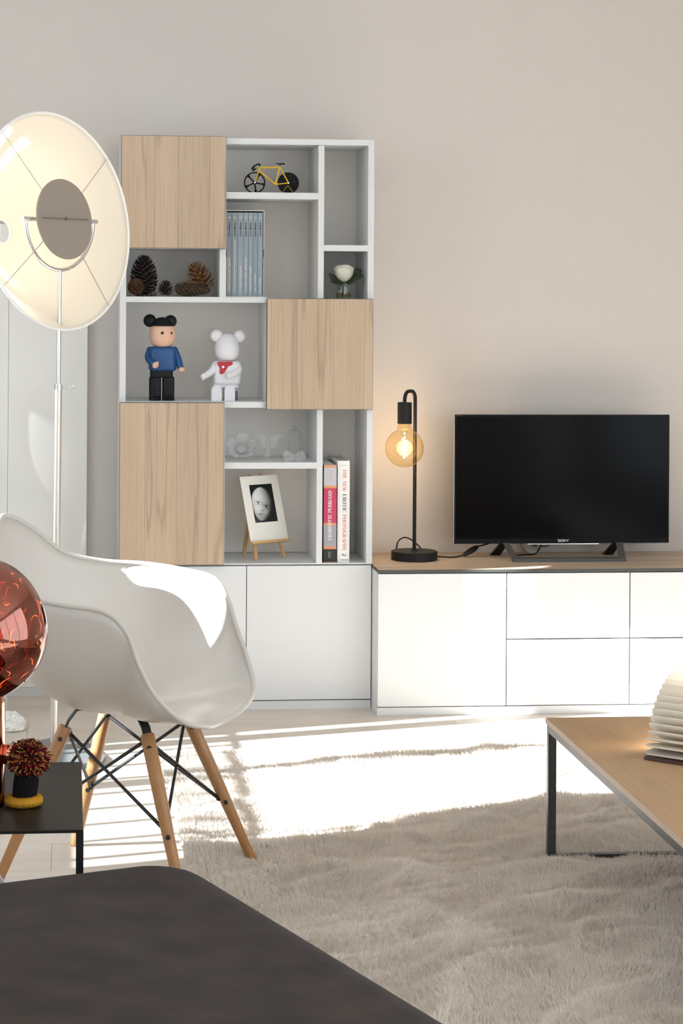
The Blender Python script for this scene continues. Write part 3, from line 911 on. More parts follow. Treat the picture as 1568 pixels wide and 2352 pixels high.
G().tube(catmull([s1, s1.lerp(e1, 0.5) - Vector((0, 0, 0.002)), e1], 6), 0.0027, 8).build('flex', BLACKP, lm, True)

# ------------------------------------------------------------------ white armchair with wooden legs
CH = Vector((0.1435, 5.085, 0))
CA = math.radians(-27.63)
CF, CS = Vector((math.cos(CA), math.sin(CA), 0)), Vector((-math.sin(CA), math.cos(CA), 0))
def ch(f, s, z):
    return CH + CF * f + CS * s + Vector((0, 0, z))
RIM = [(0.240, 0, 0.386), (0.252, 0.105, 0.399), (0.241, 0.207, 0.428), (0.201, 0.264, 0.490), (0.165, 0.279, 0.562), (0.137, 0.284, 0.632),
       (0.091, 0.305, 0.678), (-0.006, 0.330, 0.692), (-0.102, 0.316, 0.703), (-0.19, 0.251, 0.713), (-0.26, 0.169, 0.741), (-0.305, 0.089, 0.806), (-0.335, 0, 0.845)]
full = RIM + [(f, -s, z) for f, s, z in RIM[-2:0:-1]]
rim = catmull(full, 6, True)
chair = thing('armchair', CH, 'white moulded plastic armchair on four splayed wooden legs with black wire bracing', 'chair')
c0 = Vector((-0.02, 0, 0.398))
NRAD = 22
rows = []
for i in range(NRAD + 1):
    row = []
    for p in rim:
        h = Vector((p.x - c0.x, p.y, 0))
        dz = p.z - c0.z
        up = max(dz, 0)
        b1 = c0 + h * 0.55 + Vector((0, 0, 0.004 + 0.010 * max(0, 1 - up / 0.06)))
        b2 = c0 + h * (0.86 + 0.15 * min(up / 0.10, 1)) + Vector((0, 0, up * 0.30 + 0.020 * max(0, 1 - up / 0.05)))
        t = i / NRAD
        q = c0 * (1 - t) ** 3 + b1 * 3 * t * (1 - t) ** 2 + b2 * 3 * t * t * (1 - t) + p * t ** 3
        row.append(ch(q.x, q.y, q.z))
    rows.append(row)
g = G().grid(rows[1:], close_u=True)
g.v.append(tuple(rows[0][0]))
k0 = len(g.v) - 1
nn = len(rim)
g.f += [(k0, (k + 1) % nn, k) for k in range(nn)]
shell = g.build('seat_shell', SHELL, chair, True, angle=0)
md = shell.modifiers.new('thickness', 'SOLIDIFY')
md.thickness, md.offset = 0.007, 0
lip = G().tube([ch(p.x, p.y, p.z) for p in rim], 0.0062, 10, closed=True).build('rim_lip', SHELL, shell, True, angle=0)
FEET = {'A': (0.247, 0.200, 0.012), 'B': (0.250, -0.212, 0.004), 'C': (-0.240, -0.200, 0), 'D': (-0.242, 0.208, 0)}
TOPS = {'A': (0.105, 0.118), 'B': (0.112, -0.120), 'C': (-0.100, -0.118), 'D': (-0.112, 0.118)}
leg_at = {}
for k in 'ABCD':
    f1, f0 = FEET[k], TOPS[k]
    foot, top = ch(f1[0], f1[1], f1[2]), ch(f0[0], f0[1], 0.372)
    d = (top - foot).normalized()
    leg_at[k] = (foot, top, d)
    lg = G().tube([foot, foot + d * 0.004, foot + d * 0.1, foot.lerp(top, 0.6), top - d * 0.004, top], [0.0105, 0.0118, 0.0128, 0.0158, 0.0165, 0.0150], 20).build('leg', LEGW, chair, True)
    G().tube([foot - d * 0.002, foot + d * 0.004], 0.0108, 16).build('foot_pad', BLACKP, lg, True)
    under = ch(f0[0] * 0.80, f0[1] * 0.86, 0.411 if k in 'CD' else 0.402)
    mid = top + d * 0.016
    sd = d.cross(Vector((0, 0, 1))).normalized()
    br = G()
    path = [top - d * 0.055 + d.cross(sd) * 0.0, mid, mid.lerp(under, 0.6), under, under + (ch(0, 0, under.z) - under).normalized() * 0.014]
    w = 0.011
    rows2 = []
    for i, p in enumerate(path):
        dd = (path[min(i + 1, 4)] - path[max(i - 1, 0)]).normalized()
        nrm = dd.cross(sd).normalized() * 0.0022
        rows2.append([p + sd * w + nrm, p - sd * w + nrm, p - sd * w - nrm, p + sd * w - nrm])
    br.grid(rows2, close_u=True)
    nb = len(br.v)
    br.f += [(0, 1, 2, 3), (nb - 1, nb - 2, nb - 3, nb - 4)]
    br.build('bracket', STEELB, chair)
    out = (Vector((d.x, d.y, 0)) * -1).normalized()
    for q in (0.93, 0.42):
        p = foot.lerp(top, q)
        bl_ = G()
        bl_.tube([p + FWD * -0.0175, p + FWD * -0.0150], 0.0055, 14)
        bl_.build('bolt', STEELB, lg, True)
for a, b in (('A', 'B'), ('B', 'A'), ('A', 'D'), ('D', 'A'), ('C', 'D'), ('D', 'C'), ('B', 'C'), ('C', 'B')):
    fa, ta, da = leg_at[a]
    fb, tb, db = leg_at[b]
    mid = (fa.lerp(ta, 0.9) + fb.lerp(tb, 0.5)) / 2
    ctr = ch(0, 0, 0)
    def inw(p, q=0.015):
        n = Vector((ctr.x - p.x, ctr.y - p.y, 0)).normalized()
        return p + n * q
    p, q = inw(fa.lerp(ta, 0.96)), inw(fb.lerp(tb, 0.44))
    u = (q - p).normalized()
    rd = G().tube([p - u * 0.004, p, p.lerp(q, 0.5), q, q + u * 0.004], [0.0030, 0.0044, 0.0038, 0.0044, 0.003], 10)
    rd.ball(p, 0.008, n=10, m=6).ball(q, 0.0065, n=10, m=6)
    rd.build('brace_rod', STEELB, chair, True)

# ------------------------------------------------------------------ floor lamp with dish shade
LB = at(123, 1722, Z=0.012)
SHC = at(130, 507, Y=LB.y)                               # centre of the rim
az, tau = math.radians(48), math.radians(7.5)
axh = Vector((math.sin(az), -math.cos(az), 0))
AX = (axh * math.cos(tau) + Vector((0, 0, 1)) * math.sin(tau)).normalized()
SIDE = Vector((math.cos(az), math.sin(az), 0))
UPL = SIDE.cross(AX)
UPL = -UPL if UPL.z < 0 else UPL
RS = 0.330
fl_lamp = thing('floor_lamp', LB, 'tall chrome floor lamp with a large glowing cream dish shade', 'lamp')
FAB, t_, b_, o_ = nt('cream_shade_fabric')
b_.inputs['Base Color'].default_value = srgb(248, 244, 235)
b_.inputs['Roughness'].default_value = 0.85
b_.inputs['Specular IOR Level'].default_value = 0.15
tl_ = node(t_, 'ShaderNodeBsdfTranslucent', i_Color=srgb(250, 243, 230))
mx_ = node(t_, 'ShaderNodeMixShader')
mx_.inputs[0].default_value = 0.42
t_.links.new(b_.outputs[0], mx_.inputs[1])
t_.links.new(tl_.outputs[0], mx_.inputs[2])
t_.links.new(mx_.outputs[0], o_.inputs['Surface'])
DEPTH = 0.235
prof = []
r_in = 0.038
for k in range(25):
    q = k / 24
    rr = r_in + (RS - r_in) * q
    prof.append((rr, -DEPTH * (1 - (rr / RS) ** 1.75)))
apex_h = prof[0][1]
sh = G().lathe(prof, SHC, 72, AX, xdir=SIDE).build('shade', FAB, fl_lamp, True, angle=0)
sd_ = sh.modifiers.new('thickness', 'SOLIDIFY')
sd_.thickness = 0.002
G().tube([SHC + SIDE * RS * math.cos(2 * PI * k / 72) + UPL * RS * math.sin(2 * PI * k / 72) for k in range(72)], 0.0038, 8, closed=True).build('rim_ring', mat('white_rim', srgb(238, 236, 234), 0.5), sh, True)
G().tube([SHC + AX * apex_h + SIDE * r_in * math.cos(2 * PI * k / 40) + UPL * r_in * math.sin(2 * PI * k / 40) for k in range(40)], 0.004, 8, closed=True).build('collar_ring', mat('cream_collar', srgb(244, 236, 220), 0.5), sh, True)
hub = SHC + AX * 0.012
for q in (38, 128, 218, 308):
    q = math.radians(q)
    rim_p = SHC + (SIDE * math.cos(q) + UPL * math.sin(q)) * (RS - 0.002)
    G().tube([rim_p, hub + (SIDE * math.cos(q) + UPL * math.sin(q)) * 0.09 + AX * 0.005], 0.0016, 6).build('spoke', SATIN, fl_lamp, True)
DC = SHC + AX * 0.034
DC = DC + SIDE * 0.0
rd = 0.122
disc = G().lathe([(0.0, 0.0), (rd - 0.001, 0.0), (rd, -0.001), (rd, -0.004), (rd - 0.006, -0.0045), (0, -0.0045)], DC, 64, AX, xdir=SIDE).build('counter_reflector', mat('grey_reflector_disc', srgb(150, 140, 129), 0.6, bump=(800, 0.05, 0.001)), fl_lamp, True, angle=30)
pin = G().tube([DC - SIDE * 0.102 + AX * 0.003, DC + AX * 0.006, DC + SIDE * 0.102 + AX * 0.003], 0.0013, 6)
pin.ball(DC + AX * 0.006, 0.005, n=10, m=6)
pin.build('spring_clip', STEELG, disc, True)
# yoke and pivots
RY = 0.150
PC = DC - AX * 0.02
yk = [PC + SIDE * RY * math.cos(PI + PI * k / 32) + Vector((0, 0, 1)) * RY * math.sin(PI + PI * k / 32) for k in range(33)]
G().tube(yk, 0.0062, 12).build('yoke', CHROME, fl_lamp, True)
for s in (-1, 1):
    G().tube([PC + SIDE * s * (RY + 0.014), PC + SIDE * s * (rd - 0.03)], 0.0075, 12).build('pivot', CHROME, fl_lamp, True)
G().ball(PC - AX * 0.045, 0.03, n=16, m=10).build('bulb', emission('warm_bulb', (1.0, 0.90, 0.76, 1), 24), fl_lamp, True)
G().tube([PC + SIDE * 0.03 - AX * 0.03, PC - SIDE * 0.03 - AX * 0.03], 0.012, 12).build('bulb_holder', CHROME, fl_lamp, True)
pb = PC - Vector((0, 0, RY))
pt = pb
bot = Vector((LB.x, LB.y, 0.012))
line = lambda z: bot + (pt - bot) * ((z - bot.z) / (pt.z - bot.z))
zc_ = at(138, 887, Y=LB.y).z
G().tube([line(zc_ - 0.02), pt], 0.0066, 14).build('upper_pole', CHROME, fl_lamp, True)
G().tube([bot, line(zc_ - 0.006)], 0.0115, 18).build('lower_pole', SATIN, fl_lamp, True)
cl = G().tube([line(zc_ - 0.010), line(zc_ + 0.007)], 0.0125, 18).build('clamp_collar', CHROME, fl_lamp, True)
cc = line(zc_ - 0.001)
ring = [cc + Vector((0.013, 0, 0)), cc + Vector((0.022, -0.002, 0.0))] + [cc + Vector((0.0345 + 0.0105 * math.cos(q), -0.004, 0.002 + 0.0105 * math.sin(q))) for q in [math.radians(200 + 320 * k / 20) for k in range(21)]]
G().tube(ring, 0.0018, 8).build('thumb_screw', CHROME, cl, True)
base_px = [(10, 1716), (140, 1690), (212, 1709), (242, 1736), (232, 1752), (120, 1762), (20, 1752)]
bp = [at(x, y, Z=0.012) for x, y in base_px]
g = G()
g.prism([(p.x - LB.x, p.y - LB.y) for p in bp], (LB.x, LB.y, 0.0004), (1, 0, 0), (0, 1, 0), (0, 0, 1), 0.0115)
g.build('base_plate', mat('grey_cast_base', srgb(134, 134, 134), 0.7, bump=(500, 0.3, 0.001), var=(500, 0.1)), fl_lamp)

# ------------------------------------------------------------------ grey pouf in front
ZP = 0.42
A0, A1, A2 = at(362, 1978, Z=ZP), at(0, 2022, Z=ZP), at(1010, 2345, Z=ZP)
ex = (A0 - A1); ex.z = 0; ex.normalize()
ey = Vector((ex.y, -ex.x, 0))
if ey.dot(A2 - A0) < 0:
    ey = -ey
ex2 = ex
corner = A0 + ex2 * 0.085 - ey * 0.050
WP, DP = 1.15, 1.5
ctr = corner - ex2 * (WP / 2) + ey * (DP / 2)
pf = thing('pouf', (ctr.x, ctr.y, 0), 'big charcoal velvet upholstered pouf with rounded edges, nearest to the viewer', 'pouf')
G().rbox((ctr.x, ctr.y, 0.06), ex2, -ey, WP, DP, ZP - 0.06, 0.13, 0.085, 0.03, puff=0.03, nc=10, nr=8, top_rings=10).build('cushion', SOFA, pf, True, angle=0)
for i in (-1, 1):
    for j in (-1, 1):
        p = ctr + ex2 * i * (WP / 2 - 0.15) + ey * j * (DP / 2 - 0.15)
        G().tube([(p.x, p.y, 0.0), (p.x, p.y, 0.07)], [0.02, 0.025], 14).build('leg', BLACKP, pf, True)
w1_, w2_ = at(0, 1997, Z=0.30), at(19, 2027, Z=0.30)
dd_ = (w2_ - w1_).normalized()
nn_ = Vector((dd_.y, -dd_.x, 0))
nn_ = nn_ if nn_.x < 0 else -nn_
wa, wb2 = w1_ - dd_ * 0.10, w2_ + dd_ * 0.02
wpoly = [wa, wb2, wb2 + nn_ * 0.28, wa + nn_ * 0.28]
cw_ = sum(wpoly, Vector()) / 4
tag(G().rbox((cw_.x, cw_.y, 0), dd_, nn_, (wb2 - wa).length, 0.28, 0.30, 0.01, 0.012, 0.005, nc=4, nr=4).build('white_storage_cube', mat('white_cover', srgb(226, 224, 220), 0.9, spec=0.2), None, True, angle=0),
    'white soft-edged cube under the black side table, just behind the charcoal pouf', 'storage cube')

# ------------------------------------------------------------------ black steel side table with its things
ZS = 0.45
q1, q2 = at(188.5, 1749.5, Z=ZS), at(189.5, 1905.5, Z=ZS)
sx1 = (q1.x + q2.x) / 2
sx0 = sx1 - 0.46
sy0, sy1 = q2.y, q1.y
stb = thing('side_table', ((sx0 + sx1) / 2, (sy0 + sy1) / 2, 0), 'low black steel side table carrying the copper lamp and knitted hat', 'table')
G().box(sx0, sx1, sy0, sy1, ZS - 0.006, ZS, 0.001).build('table_top', TABLETOPB, stb)
for x in (sx0, sx1 - 0.0105):
    for y in (sy0 + 0.0005, sy1 - 0.0115):
        G().box(x + 0.0005, x + 0.0110, y, y + 0.0110, 0, ZS - 0.0062).build('leg', BLACK, stb)
# copper globe lamp
gy = 3.96
gc = at(-58.7, 1447, Y=gy)
GR = 167 / FPX * (gc - EYE).dot(FWD)
gl = thing('copper_lamp', (gc.x, gc.y, ZS), 'copper globe table lamp with melted glassy skin glowing inside, on the black side table', 'lamp')
CG, t_, b_, o_ = nt('melted_copper_glass')
b_.inputs['Base Color'].default_value = srgb(160, 108, 94)
b_.inputs['Metallic'].default_value = 1.0
b_.inputs['Roughness'].default_value = 0.03
tr_ = node(t_, 'ShaderNodeBsdfTransparent', i_Color=(0.85, 0.30, 0.20, 1))
lw_ = node(t_, 'ShaderNodeLayerWeight', i_Blend=0.42)
mr_ = node(t_, 'ShaderNodeMapRange')
mr_.inputs['To Min'].default_value, mr_.inputs['To Max'].default_value = 0.62, 1.0
t_.links.new(lw_.outputs['Facing'], mr_.inputs['Value'])
mx_ = node(t_, 'ShaderNodeMixShader')
t_.links.new(mr_.outputs[0], mx_.inputs[0])
t_.links.new(tr_.outputs[0], mx_.inputs[1])
t_.links.new(b_.outputs[0], mx_.inputs[2])
t_.links.new(mx_.outputs[0], o_.inputs['Surface'])
def blob(cx, R, lump, seed, n=72, m=44, lo=-0.93):
    from mathutils import noise as mn
    rows = []
    for i in range(m + 1):
        t = math.asin(lo) + (PI / 2 - math.asin(lo)) * i / m
        row = []
        for k in range(n):
            d = Vector((math.cos(t) * math.cos(2 * PI * k / n), math.cos(t) * math.sin(2 * PI * k / n), math.sin(t)))
            w = mn.noise(d * 1.3 + Vector((seed, 0, 3))) + 0.35 * mn.noise(d * 3.1 + Vector((0, seed, 1)))
            row.append(cx + d * R * (1 + lump * w))
        rows.append(row)
    return rows
globe = G().grid(blob(gc, GR, 0.018, 4.0), close_u=True).build('globe', CG, gl, True, angle=0)
INNER, t_, b_, o_ = nt('glowing_inner_glass')
b_.inputs['Base Color'].default_value = srgb(190, 70, 40)
b_.inputs['Metallic'].default_value = 1.0
b_.inputs['Roughness'].default_value = 0.06
G().grid(blob(gc, GR * 0.80, 0.16, 9.0, lo=-0.9), close_u=True).build('inner_skin', INNER, globe, True, angle=0)
for k in range(34):
    q = rnd.choice((rnd.uniform(-1.9, -0.9), rnd.uniform(-1.9, 0.4)))
    hgt = rnd.uniform(-0.75, 0.9)
    cr = math.sqrt(1 - hgt * hgt)
    d = Vector((cr * math.cos(q), cr * math.sin(q), hgt))
    tn = Vector((rnd.uniform(-1, 1), rnd.uniform(-1, 1), rnd.uniform(-1, 1)))
    tn = (tn - d * tn.dot(d)).normalized()
    bn = d.cross(tn)
    L_ = rnd.uniform(0.010, 0.034)
    pts = [gc + (d * 0.945 + (tn * (i / 6 - 0.5) * L_ * 7 + bn * math.sin(i * 1.1) * 0.02)).normalized() * 0.0 + (d + tn * (i / 6 - 0.5) * L_ * 9 + bn * math.sin(i * 0.9 + k) * 0.03).normalized() * GR * 0.955 for i in range(7)]
    if k == 0:
        GLOW = emission('lamp_glow', (1.0, 0.30, 0.10, 1), 7)
        glg = G()
    glg.tube(pts, [0.0001, 0.0005, 0.0009, 0.0010, 0.0007, 0.0004, 0.0001], 5)
glg.build('glow_streaks', GLOW, globe, True, 'stuff')
colr = 72 / FPX * (gc - EYE).dot(FWD)
zt_ = gc.z - GR * 0.925
G().lathe([(0, ZS + 0.0003), (colr - 0.001, ZS + 0.0003), (colr, ZS + 0.001), (colr, zt_ - 0.006), (colr - 0.006, zt_), (0, zt_)], (gc.x, gc.y, 0), 48).build('column', COPPER, gl, True, angle=35)
kp = at(22, 1730, Y=gy)
kn = at(0, 1730, Y=gy)
G().ball(Vector((gc.x + colr + 0.006, gc.y - 0.01, kp.z)), 0.0135, 0.017, 0.0195, 20, 12).build('dimmer_knob', COPPER, gl, True)

# knitted pompom hat (an egg warmer)
hp = at(54, 1850, Z=ZS)
H = Vector((hp.x, hp.y, ZS))
lean = Vector((0.10, 0, 1)).normalized()
ht = thing('knitted_hat', H, 'tiny black knitted hat with yellow brim and red pompom on the side table', 'hat')
KY = mat('yellow_knit', srgb(184, 134, 46), 1.0, spec=0.0, bump=(900, 0.3, 0.002))
KB = mat('black_knit', srgb(24, 22, 24), 0.95, spec=0.1, bump=(900, 0.3, 0.002))
rows = []
for i in range(15):
    q = 2 * PI * i / 14
    row = []
    for k in range(90):
        a = 2 * PI * k / 90
        st_ = 0.0017 * math.sin(a * 22 + (i % 2) * PI) * (1 if i % 14 else 0.5)
        rr = 0.0255 + (0.0100 + st_) * math.cos(q)
        row.append(H + Vector((rr * math.cos(a), rr * math.sin(a), 0.0098 + (0.0090 + st_) * math.sin(q))))
    rows.append(row)
G().grid(rows, close_u=True).build('brim', KY, ht, True, angle=0)
rows = []
for i in range(19):
    z = 0.012 + 0.052 * i / 18
    row = []
    for k in range(96):
        a = 2 * PI * k / 96
        rr = 0.0205 + 0.0018 * math.sin(PI * i / 18) + 0.0009 * math.sin(a * 24) + 0.0005 * math.sin(i * PI)
        row.append(H + lean * z + Vector((rr * math.cos(a), rr * math.sin(a), 0)))
    rows.append(row)
G().grid(rows, close_u=True).build('crown_band', KB, ht, True, angle=0)
pc_ = H + lean * 0.086
YARN = [mat('crimson_yarn', srgb(120, 20, 36), 0.95, spec=0.1), mat('ochre_yarn', srgb(178, 132, 66), 0.95, spec=0.1), mat('black_yarn', srgb(30, 20, 22), 0.95, spec=0.1)]
pg = [G(), G(), G()]
for k in range(2600):
    z = 1 - 2 * (k + 0.5) / 2600
    a = k * 2.39996
    d = Vector((math.sqrt(1 - z * z) * math.cos(a), math.sqrt(1 - z * z) * math.sin(a), z))
    d = (d + Vector((rnd.gauss(0, 0.24), rnd.gauss(0, 0.24), rnd.gauss(0, 0.24)))).normalized()
    R_ = 0.0365 * rnd.uniform(0.86, 1.08)
    if d.z < -0.6:
        R_ *= 0.9
    pg[rnd.choices((0, 1, 2), (0.42, 0.30, 0.28))[0]].tube([pc_ + d * 0.012, pc_ + d * R_ * 0.72 + Vector((0, 0, 0.001)), pc_ + d * R_ + Vector((rnd.gauss(0, 0.0028), rnd.gauss(0, 0.0028), -0.0012))], [0.0007, 0.0010, 0.0011], 4)
for g, m, nm in zip(pg, YARN, ('crimson', 'ochre', 'black')):
    o = g.build('pompom_yarn', m, ht, False, 'stuff')
    o['label'] = nm + ' strands of the pompom'

# ------------------------------------------------------------------ coffee table
ZT_ = 0.357
tc0 = at(1252, 1648, Z=ZT_)
X0, Y1 = tc0.x, tc0.y
X1, Y0 = X0 + 1.05, Y1 - 1.75
ct = thing('coffee_table', ((X0 + X1) / 2, (Y0 + Y1) / 2, 0), 'low oak-topped coffee table on a black square-tube frame, standing on the rug', 'table')
tp = G().box(X0, X1, Y0, Y1, ZT_ - 0.013, ZT_ - 0.0005).build('table_top', TABLE_EDGE, ct)
G().box(X0 + 0.0012, X1 - 0.0012, Y0 + 0.0012, Y1 - 0.0012, ZT_ - 0.0006, ZT_).build('veneer', TABLEW, tp)
TW = 0.020
FRAME_STEEL = mat('blackened_steel', srgb(84, 86, 89), 0.38, metal=0.9)
z0_, z1_ = ZT_ - 0.0132 - TW, ZT_ - 0.0132
for x in (X0 + 0.003, X1 - 0.003 - TW):
    G().box(x, x + TW, Y0 + 0.003, Y1 - 0.003, z0_, z1_, 0.001).build('rail', FRAME_STEEL, ct)
for y in (Y0 + 0.003, Y1 - 0.003 - TW):
    G().box(X0 + 0.003 + TW, X1 - 0.003 - TW, y, y + TW, z0_, z1_, 0.001).build('rail', FRAME_STEEL, ct)
    G().box(X0 + 0.003 + TW, X1 - 0.003 - TW, y, y + TW, 0.010, 0.010 + TW * 0.8, 0.001).build('floor_rail', FRAME_STEEL, ct)
for x in (X0 + 0.003, X1 - 0.003 - TW):
    for y in (Y0 + 0.003, Y1 - 0.003 - TW):
        G().box(x, x + TW, y, y + TW, 0.012, z0_, 0.001).build('leg', FRAME_STEEL, ct)

# pleated paper book lamp
P0 = at(1467, 1741, Z=ZT_ + 0.002)
AXL = Vector((0.73, -0.68, 0)).normalized()
NB = Vector((AXL.y, -AXL.x, 0))                          # from the spine towards the fore edge
if NB.y > 0:
    NB = -NB
RB, LBK = 0.188, 0.216
P0 = P0 + AXL * 0.004
SPI = P0 - NB * RB
blp = thing('book_lamp', SPI + AXL * LBK / 2, 'glowing fan-pleated paper lamp like an open book, on the oak coffee table', 'lamp')
PAPL = mixed('lamp_paper', srgb(251, 248, 242), (1, 1, 1, 1), 0.0, 0.9, 0.1, translucent=0.70)
PAPL2 = PAPL
zb_ = ZT_ + 0.0045
def fan(r, q, l):
    return SPI + NB * (r * math.cos(q)) + Vector((0, 0, zb_ - SPI.z + r * math.sin(q))) + AXL * l
NPL = 34
rin = 0.052
def pleat(i):
    qa, qb, qc = PI * (i) / NPL, PI * (i + 0.5) / NPL, PI * (i + 1) / NPL
    g = G()
    rows = []
    # cross-section: inner valley -> rounded fore-edge fold -> inner valley
    sec = []
    dq = (qc - qa) / 2
    for k in range(6):
        t = k / 5
        sec.append((rin + (RB * 0.985 - rin) * t, qb - dq * (1 - t ** 2.2) * (1 - 0.12 * t) - dq * 0.16 * t))
    sec += [(RB * 0.996, qb - dq * 0.10), (RB, qb), (RB * 0.996, qb + dq * 0.10)]
    for k in range(5, -1, -1):
        t = k / 5
        sec.append((rin + (RB * 0.985 - rin) * t, qb + dq * (1 - t ** 2.2) * (1 - 0.12 * t) + dq * 0.16 * t))
    rc = 0.020                                           # rounded page corners
    for r_, q_ in sec:
        cut = 0.0
        if r_ > RB - rc:
            cut = rc - math.sqrt(max(rc * rc - (r_ - (RB - rc)) ** 2, 0))
        rows.append([fan(r_, q_, l) for l in (cut, LBK * 0.33, LBK * 0.66, LBK - cut)])
    return g.grid(rows)
for i in range(NPL):
    pleat(i).build('page', PAPL, blp, True, angle=0)
COVER = mat('walnut_cover', srgb(74, 48, 42), 0.5)
cv = []
rcv = 0.022
for l in (0, 1):
    for k in range(9):
        a = PI / 2 * k / 8
        if l == 0:
            cv.append((rcv - rcv * math.cos(a), RB + 0.002 - rcv + rcv * math.sin(a)))
        else:
            cv.append((LBK - rcv + rcv * math.sin(a), RB + 0.002 - rcv + rcv * math.cos(a)))
cv = [(0, 0.0)] + cv + [(LBK, 0.0)]
G().prism([(p[0], p[1]) for p in cv], (SPI.x, SPI.y, ZT_ + 0.0003), AXL, NB, (0, 0, 1), 0.0038).build('cover', COVER, blp)
G().prism([(p[0], p[1]) for p in cv], (SPI.x, SPI.y, ZT_ + 0.0003), AXL, -NB, (0, 0, 1), 0.0038).build('cover', COVER, blp)
G().tube([fan(0.02, PI / 2, 0.02), fan(0.02, PI / 2, LBK - 0.02)], 0.008, 10).build('light_strip', emission('led_strip', (1.0, 0.87, 0.68, 1), 420), blp, True)

# ------------------------------------------------------------------ white box and crumpled paper bag on the floor, left
wb = at(13, 1629, Z=0.045)
tag(G().rbox((wb.x - 0.15, wb.y + 0.1, 0.0), (1, 0, 0), (0, 1, 0), 0.30, 0.2, 0.42, 0.02, 0.012, 0.008).build('white_box', mat('white_box_plastic', srgb(222, 224, 222), 0.5), None, True, angle=35),
    'white box standing on the floor behind the copper lamp', 'box')
pb0 = at(38, 1683, Z=0)
from mathutils import noise as mnoise
rows = []
for i in range(17):
    t = i / 16
    row = []
    for k in range(40):
        a = 2 * PI * k / 40
        sqx, sqy = abs(math.cos(a)) ** 0.55 * (1 if math.cos(a) > 0 else -1), abs(math.sin(a)) ** 0.55 * (1 if math.sin(a) > 0 else -1)
        shrink = (1 - 0.62 * t ** 2.2) * (0.9 if i == 0 else 1)
        p = Vector((sqx * 0.085 * shrink, sqy * 0.05 * shrink, 0.0005 + 0.052 * math.sin(t * PI / 2)))
        nz = Vector([0.6 * mnoise.noise(p * 26 + w_) + abs(mnoise.noise(p * 62 + w_)) - 0.2 for w_ in (Vector((0, 0, 0)), Vector((9, 0, 0)), Vector((0, 9, 0)))])
        p += Vector((nz.x, nz.y, nz.z * 0.9 * min(t * 4, 1))) * 0.017
        p.z = max(p.z, 0.0005)
        row.append(Vector((pb0.x - 0.06, pb0.y + 0.05, 0)) + p)
    rows.append(row)
g = G().grid(rows, close_u=True)
g.f.append(tuple(range(len(g.v) - 40, len(g.v))))
tag(g.build('paper_bag', PAPERW, None, False), 'crumpled white paper bag lying on the floor behind the copper lamp', 'bag')

# ------------------------------------------------------------------ bicycle on the top shelf
by = YS + 0.10
ZBK = z_bike_t + 0.0003
P = lambda px, py, y=by: at(px, py, Y=y)
# wheels stand on the shelf: shift every pixel-measured height so that they touch it
fw, rw = P(584.6, 417), P(661.8, 418)
wr = 24.8 / FPX * (fw - EYE).dot(FWD)
dzb = ZBK + wr - fw.z
B3 = lambda px, py: P(px, py) + Vector((0, 0, dzb))
fw, rw = B3(584.6, 417), B3(661.8, 418)
rw.z = fw.z
YEL = mat('yellow_enamel', srgb(244, 196, 52), 0.35)
BKW = mat('black_cutter', srgb(18, 17, 18), 0.6, spec=0.2)
bike = thing('toy_bicycle', (fw.x * 0.5 + rw.x * 0.5, by, ZBK), 'small yellow racing bicycle ornament with black wheels on the top shelf', 'bicycle')
wg = G()
ringp = [fw + Vector((math.cos(2 * PI * k / 48), 0, math.sin(2 * PI * k / 48))) * (wr - 0.0022) for k in range(48)]
wg.tube(ringp, 0.0022, 8, closed=True)
for k in range(5):
    a = math.radians(54 + 8 + 72 * k)
    d = Vector((math.cos(a), 0, math.sin(a)))
    n = Vector((-math.sin(a), 0, math.cos(a)))
    w0, w1 = 0.0028, 0.0045
    pts = [fw + n * w0, fw + d * wr * 0.6 + n * w0 * 0.8, fw + d * (wr - 0.002) + n * w1 * 1.3, fw + d * (wr - 0.002) - n * w1 * 1.3, fw + d * wr * 0.6 - n * w0 * 0.8, fw - n * w0]
    v = [p + Vector((0, s, 0)) for s in (-0.0014, 0.0014) for p in pts]
    wg.add(v, [(0, 1, 2, 3, 4, 5), (11, 10, 9, 8, 7, 6)] + [(i, (i + 1) % 6, 6 + (i + 1) % 6, 6 + i) for i in range(6)])
wg.tube([fw + Vector((0, -0.003, 0)), fw + Vector((0, 0.003, 0))], 0.0055, 16)
wf = wg.build('front_wheel', BKW, bike)
wg = G()
wg.lathe([(0, -0.0012), (wr - 0.0012, -0.0012), (wr, 0), (wr - 0.0012, 0.0012), (0, 0.0012)], rw, 56, (0, 1, 0))
wb_ = wg.build('rear_wheel', BKW, bike, True, angle=30)
for wv, par in ((fw, wf), (rw, wb_)):
    G().tube([wv + Vector((0, -0.009, 0)), wv + Vector((0, 0.009, 0))], 0.0022, 12).build('axle_nut', CHROME, par)
lb1 = B3(675.5, 415)
G().box(lb1.x - 0.003, lb1.x + 0.003, rw.y - 0.0016, rw.y - 0.0012, lb1.z - 0.003, lb1.z + 0.003).build('sticker', mat('dark_sticker', srgb(46, 44, 43), 0.6), wb_)
head_t, head_b = B3(596, 380), B3(593.5, 391)
seat_t, bb_ = B3(642.5, 379), B3(632.5, 421)
fg = G()
fg.tube([head_t, head_b], 0.0036, 10)
fg.tube([B3(595.5, 382.6), B3(641.5, 381.5)], 0.0034, 10).tube([B3(594, 389), bb_], 0.0032, 10).tube([seat_t, bb_], 0.0031, 10)
for s in (-1, 1):
    o_ = Vector((0, 0.0062 * s, 0))
    fg.tube([B3(643, 382) + o_ * 0.3, rw + o_], 0.0022, 8).tube([bb_ + o_ * 0.3, rw + o_], 0.0021, 8).tube([head_b + o_ * 0.4, head_b.lerp(fw, 0.15) + o_, fw + o_], 0.0022, 8)
fg.build('frame', YEL, bike, True)
hb = G()
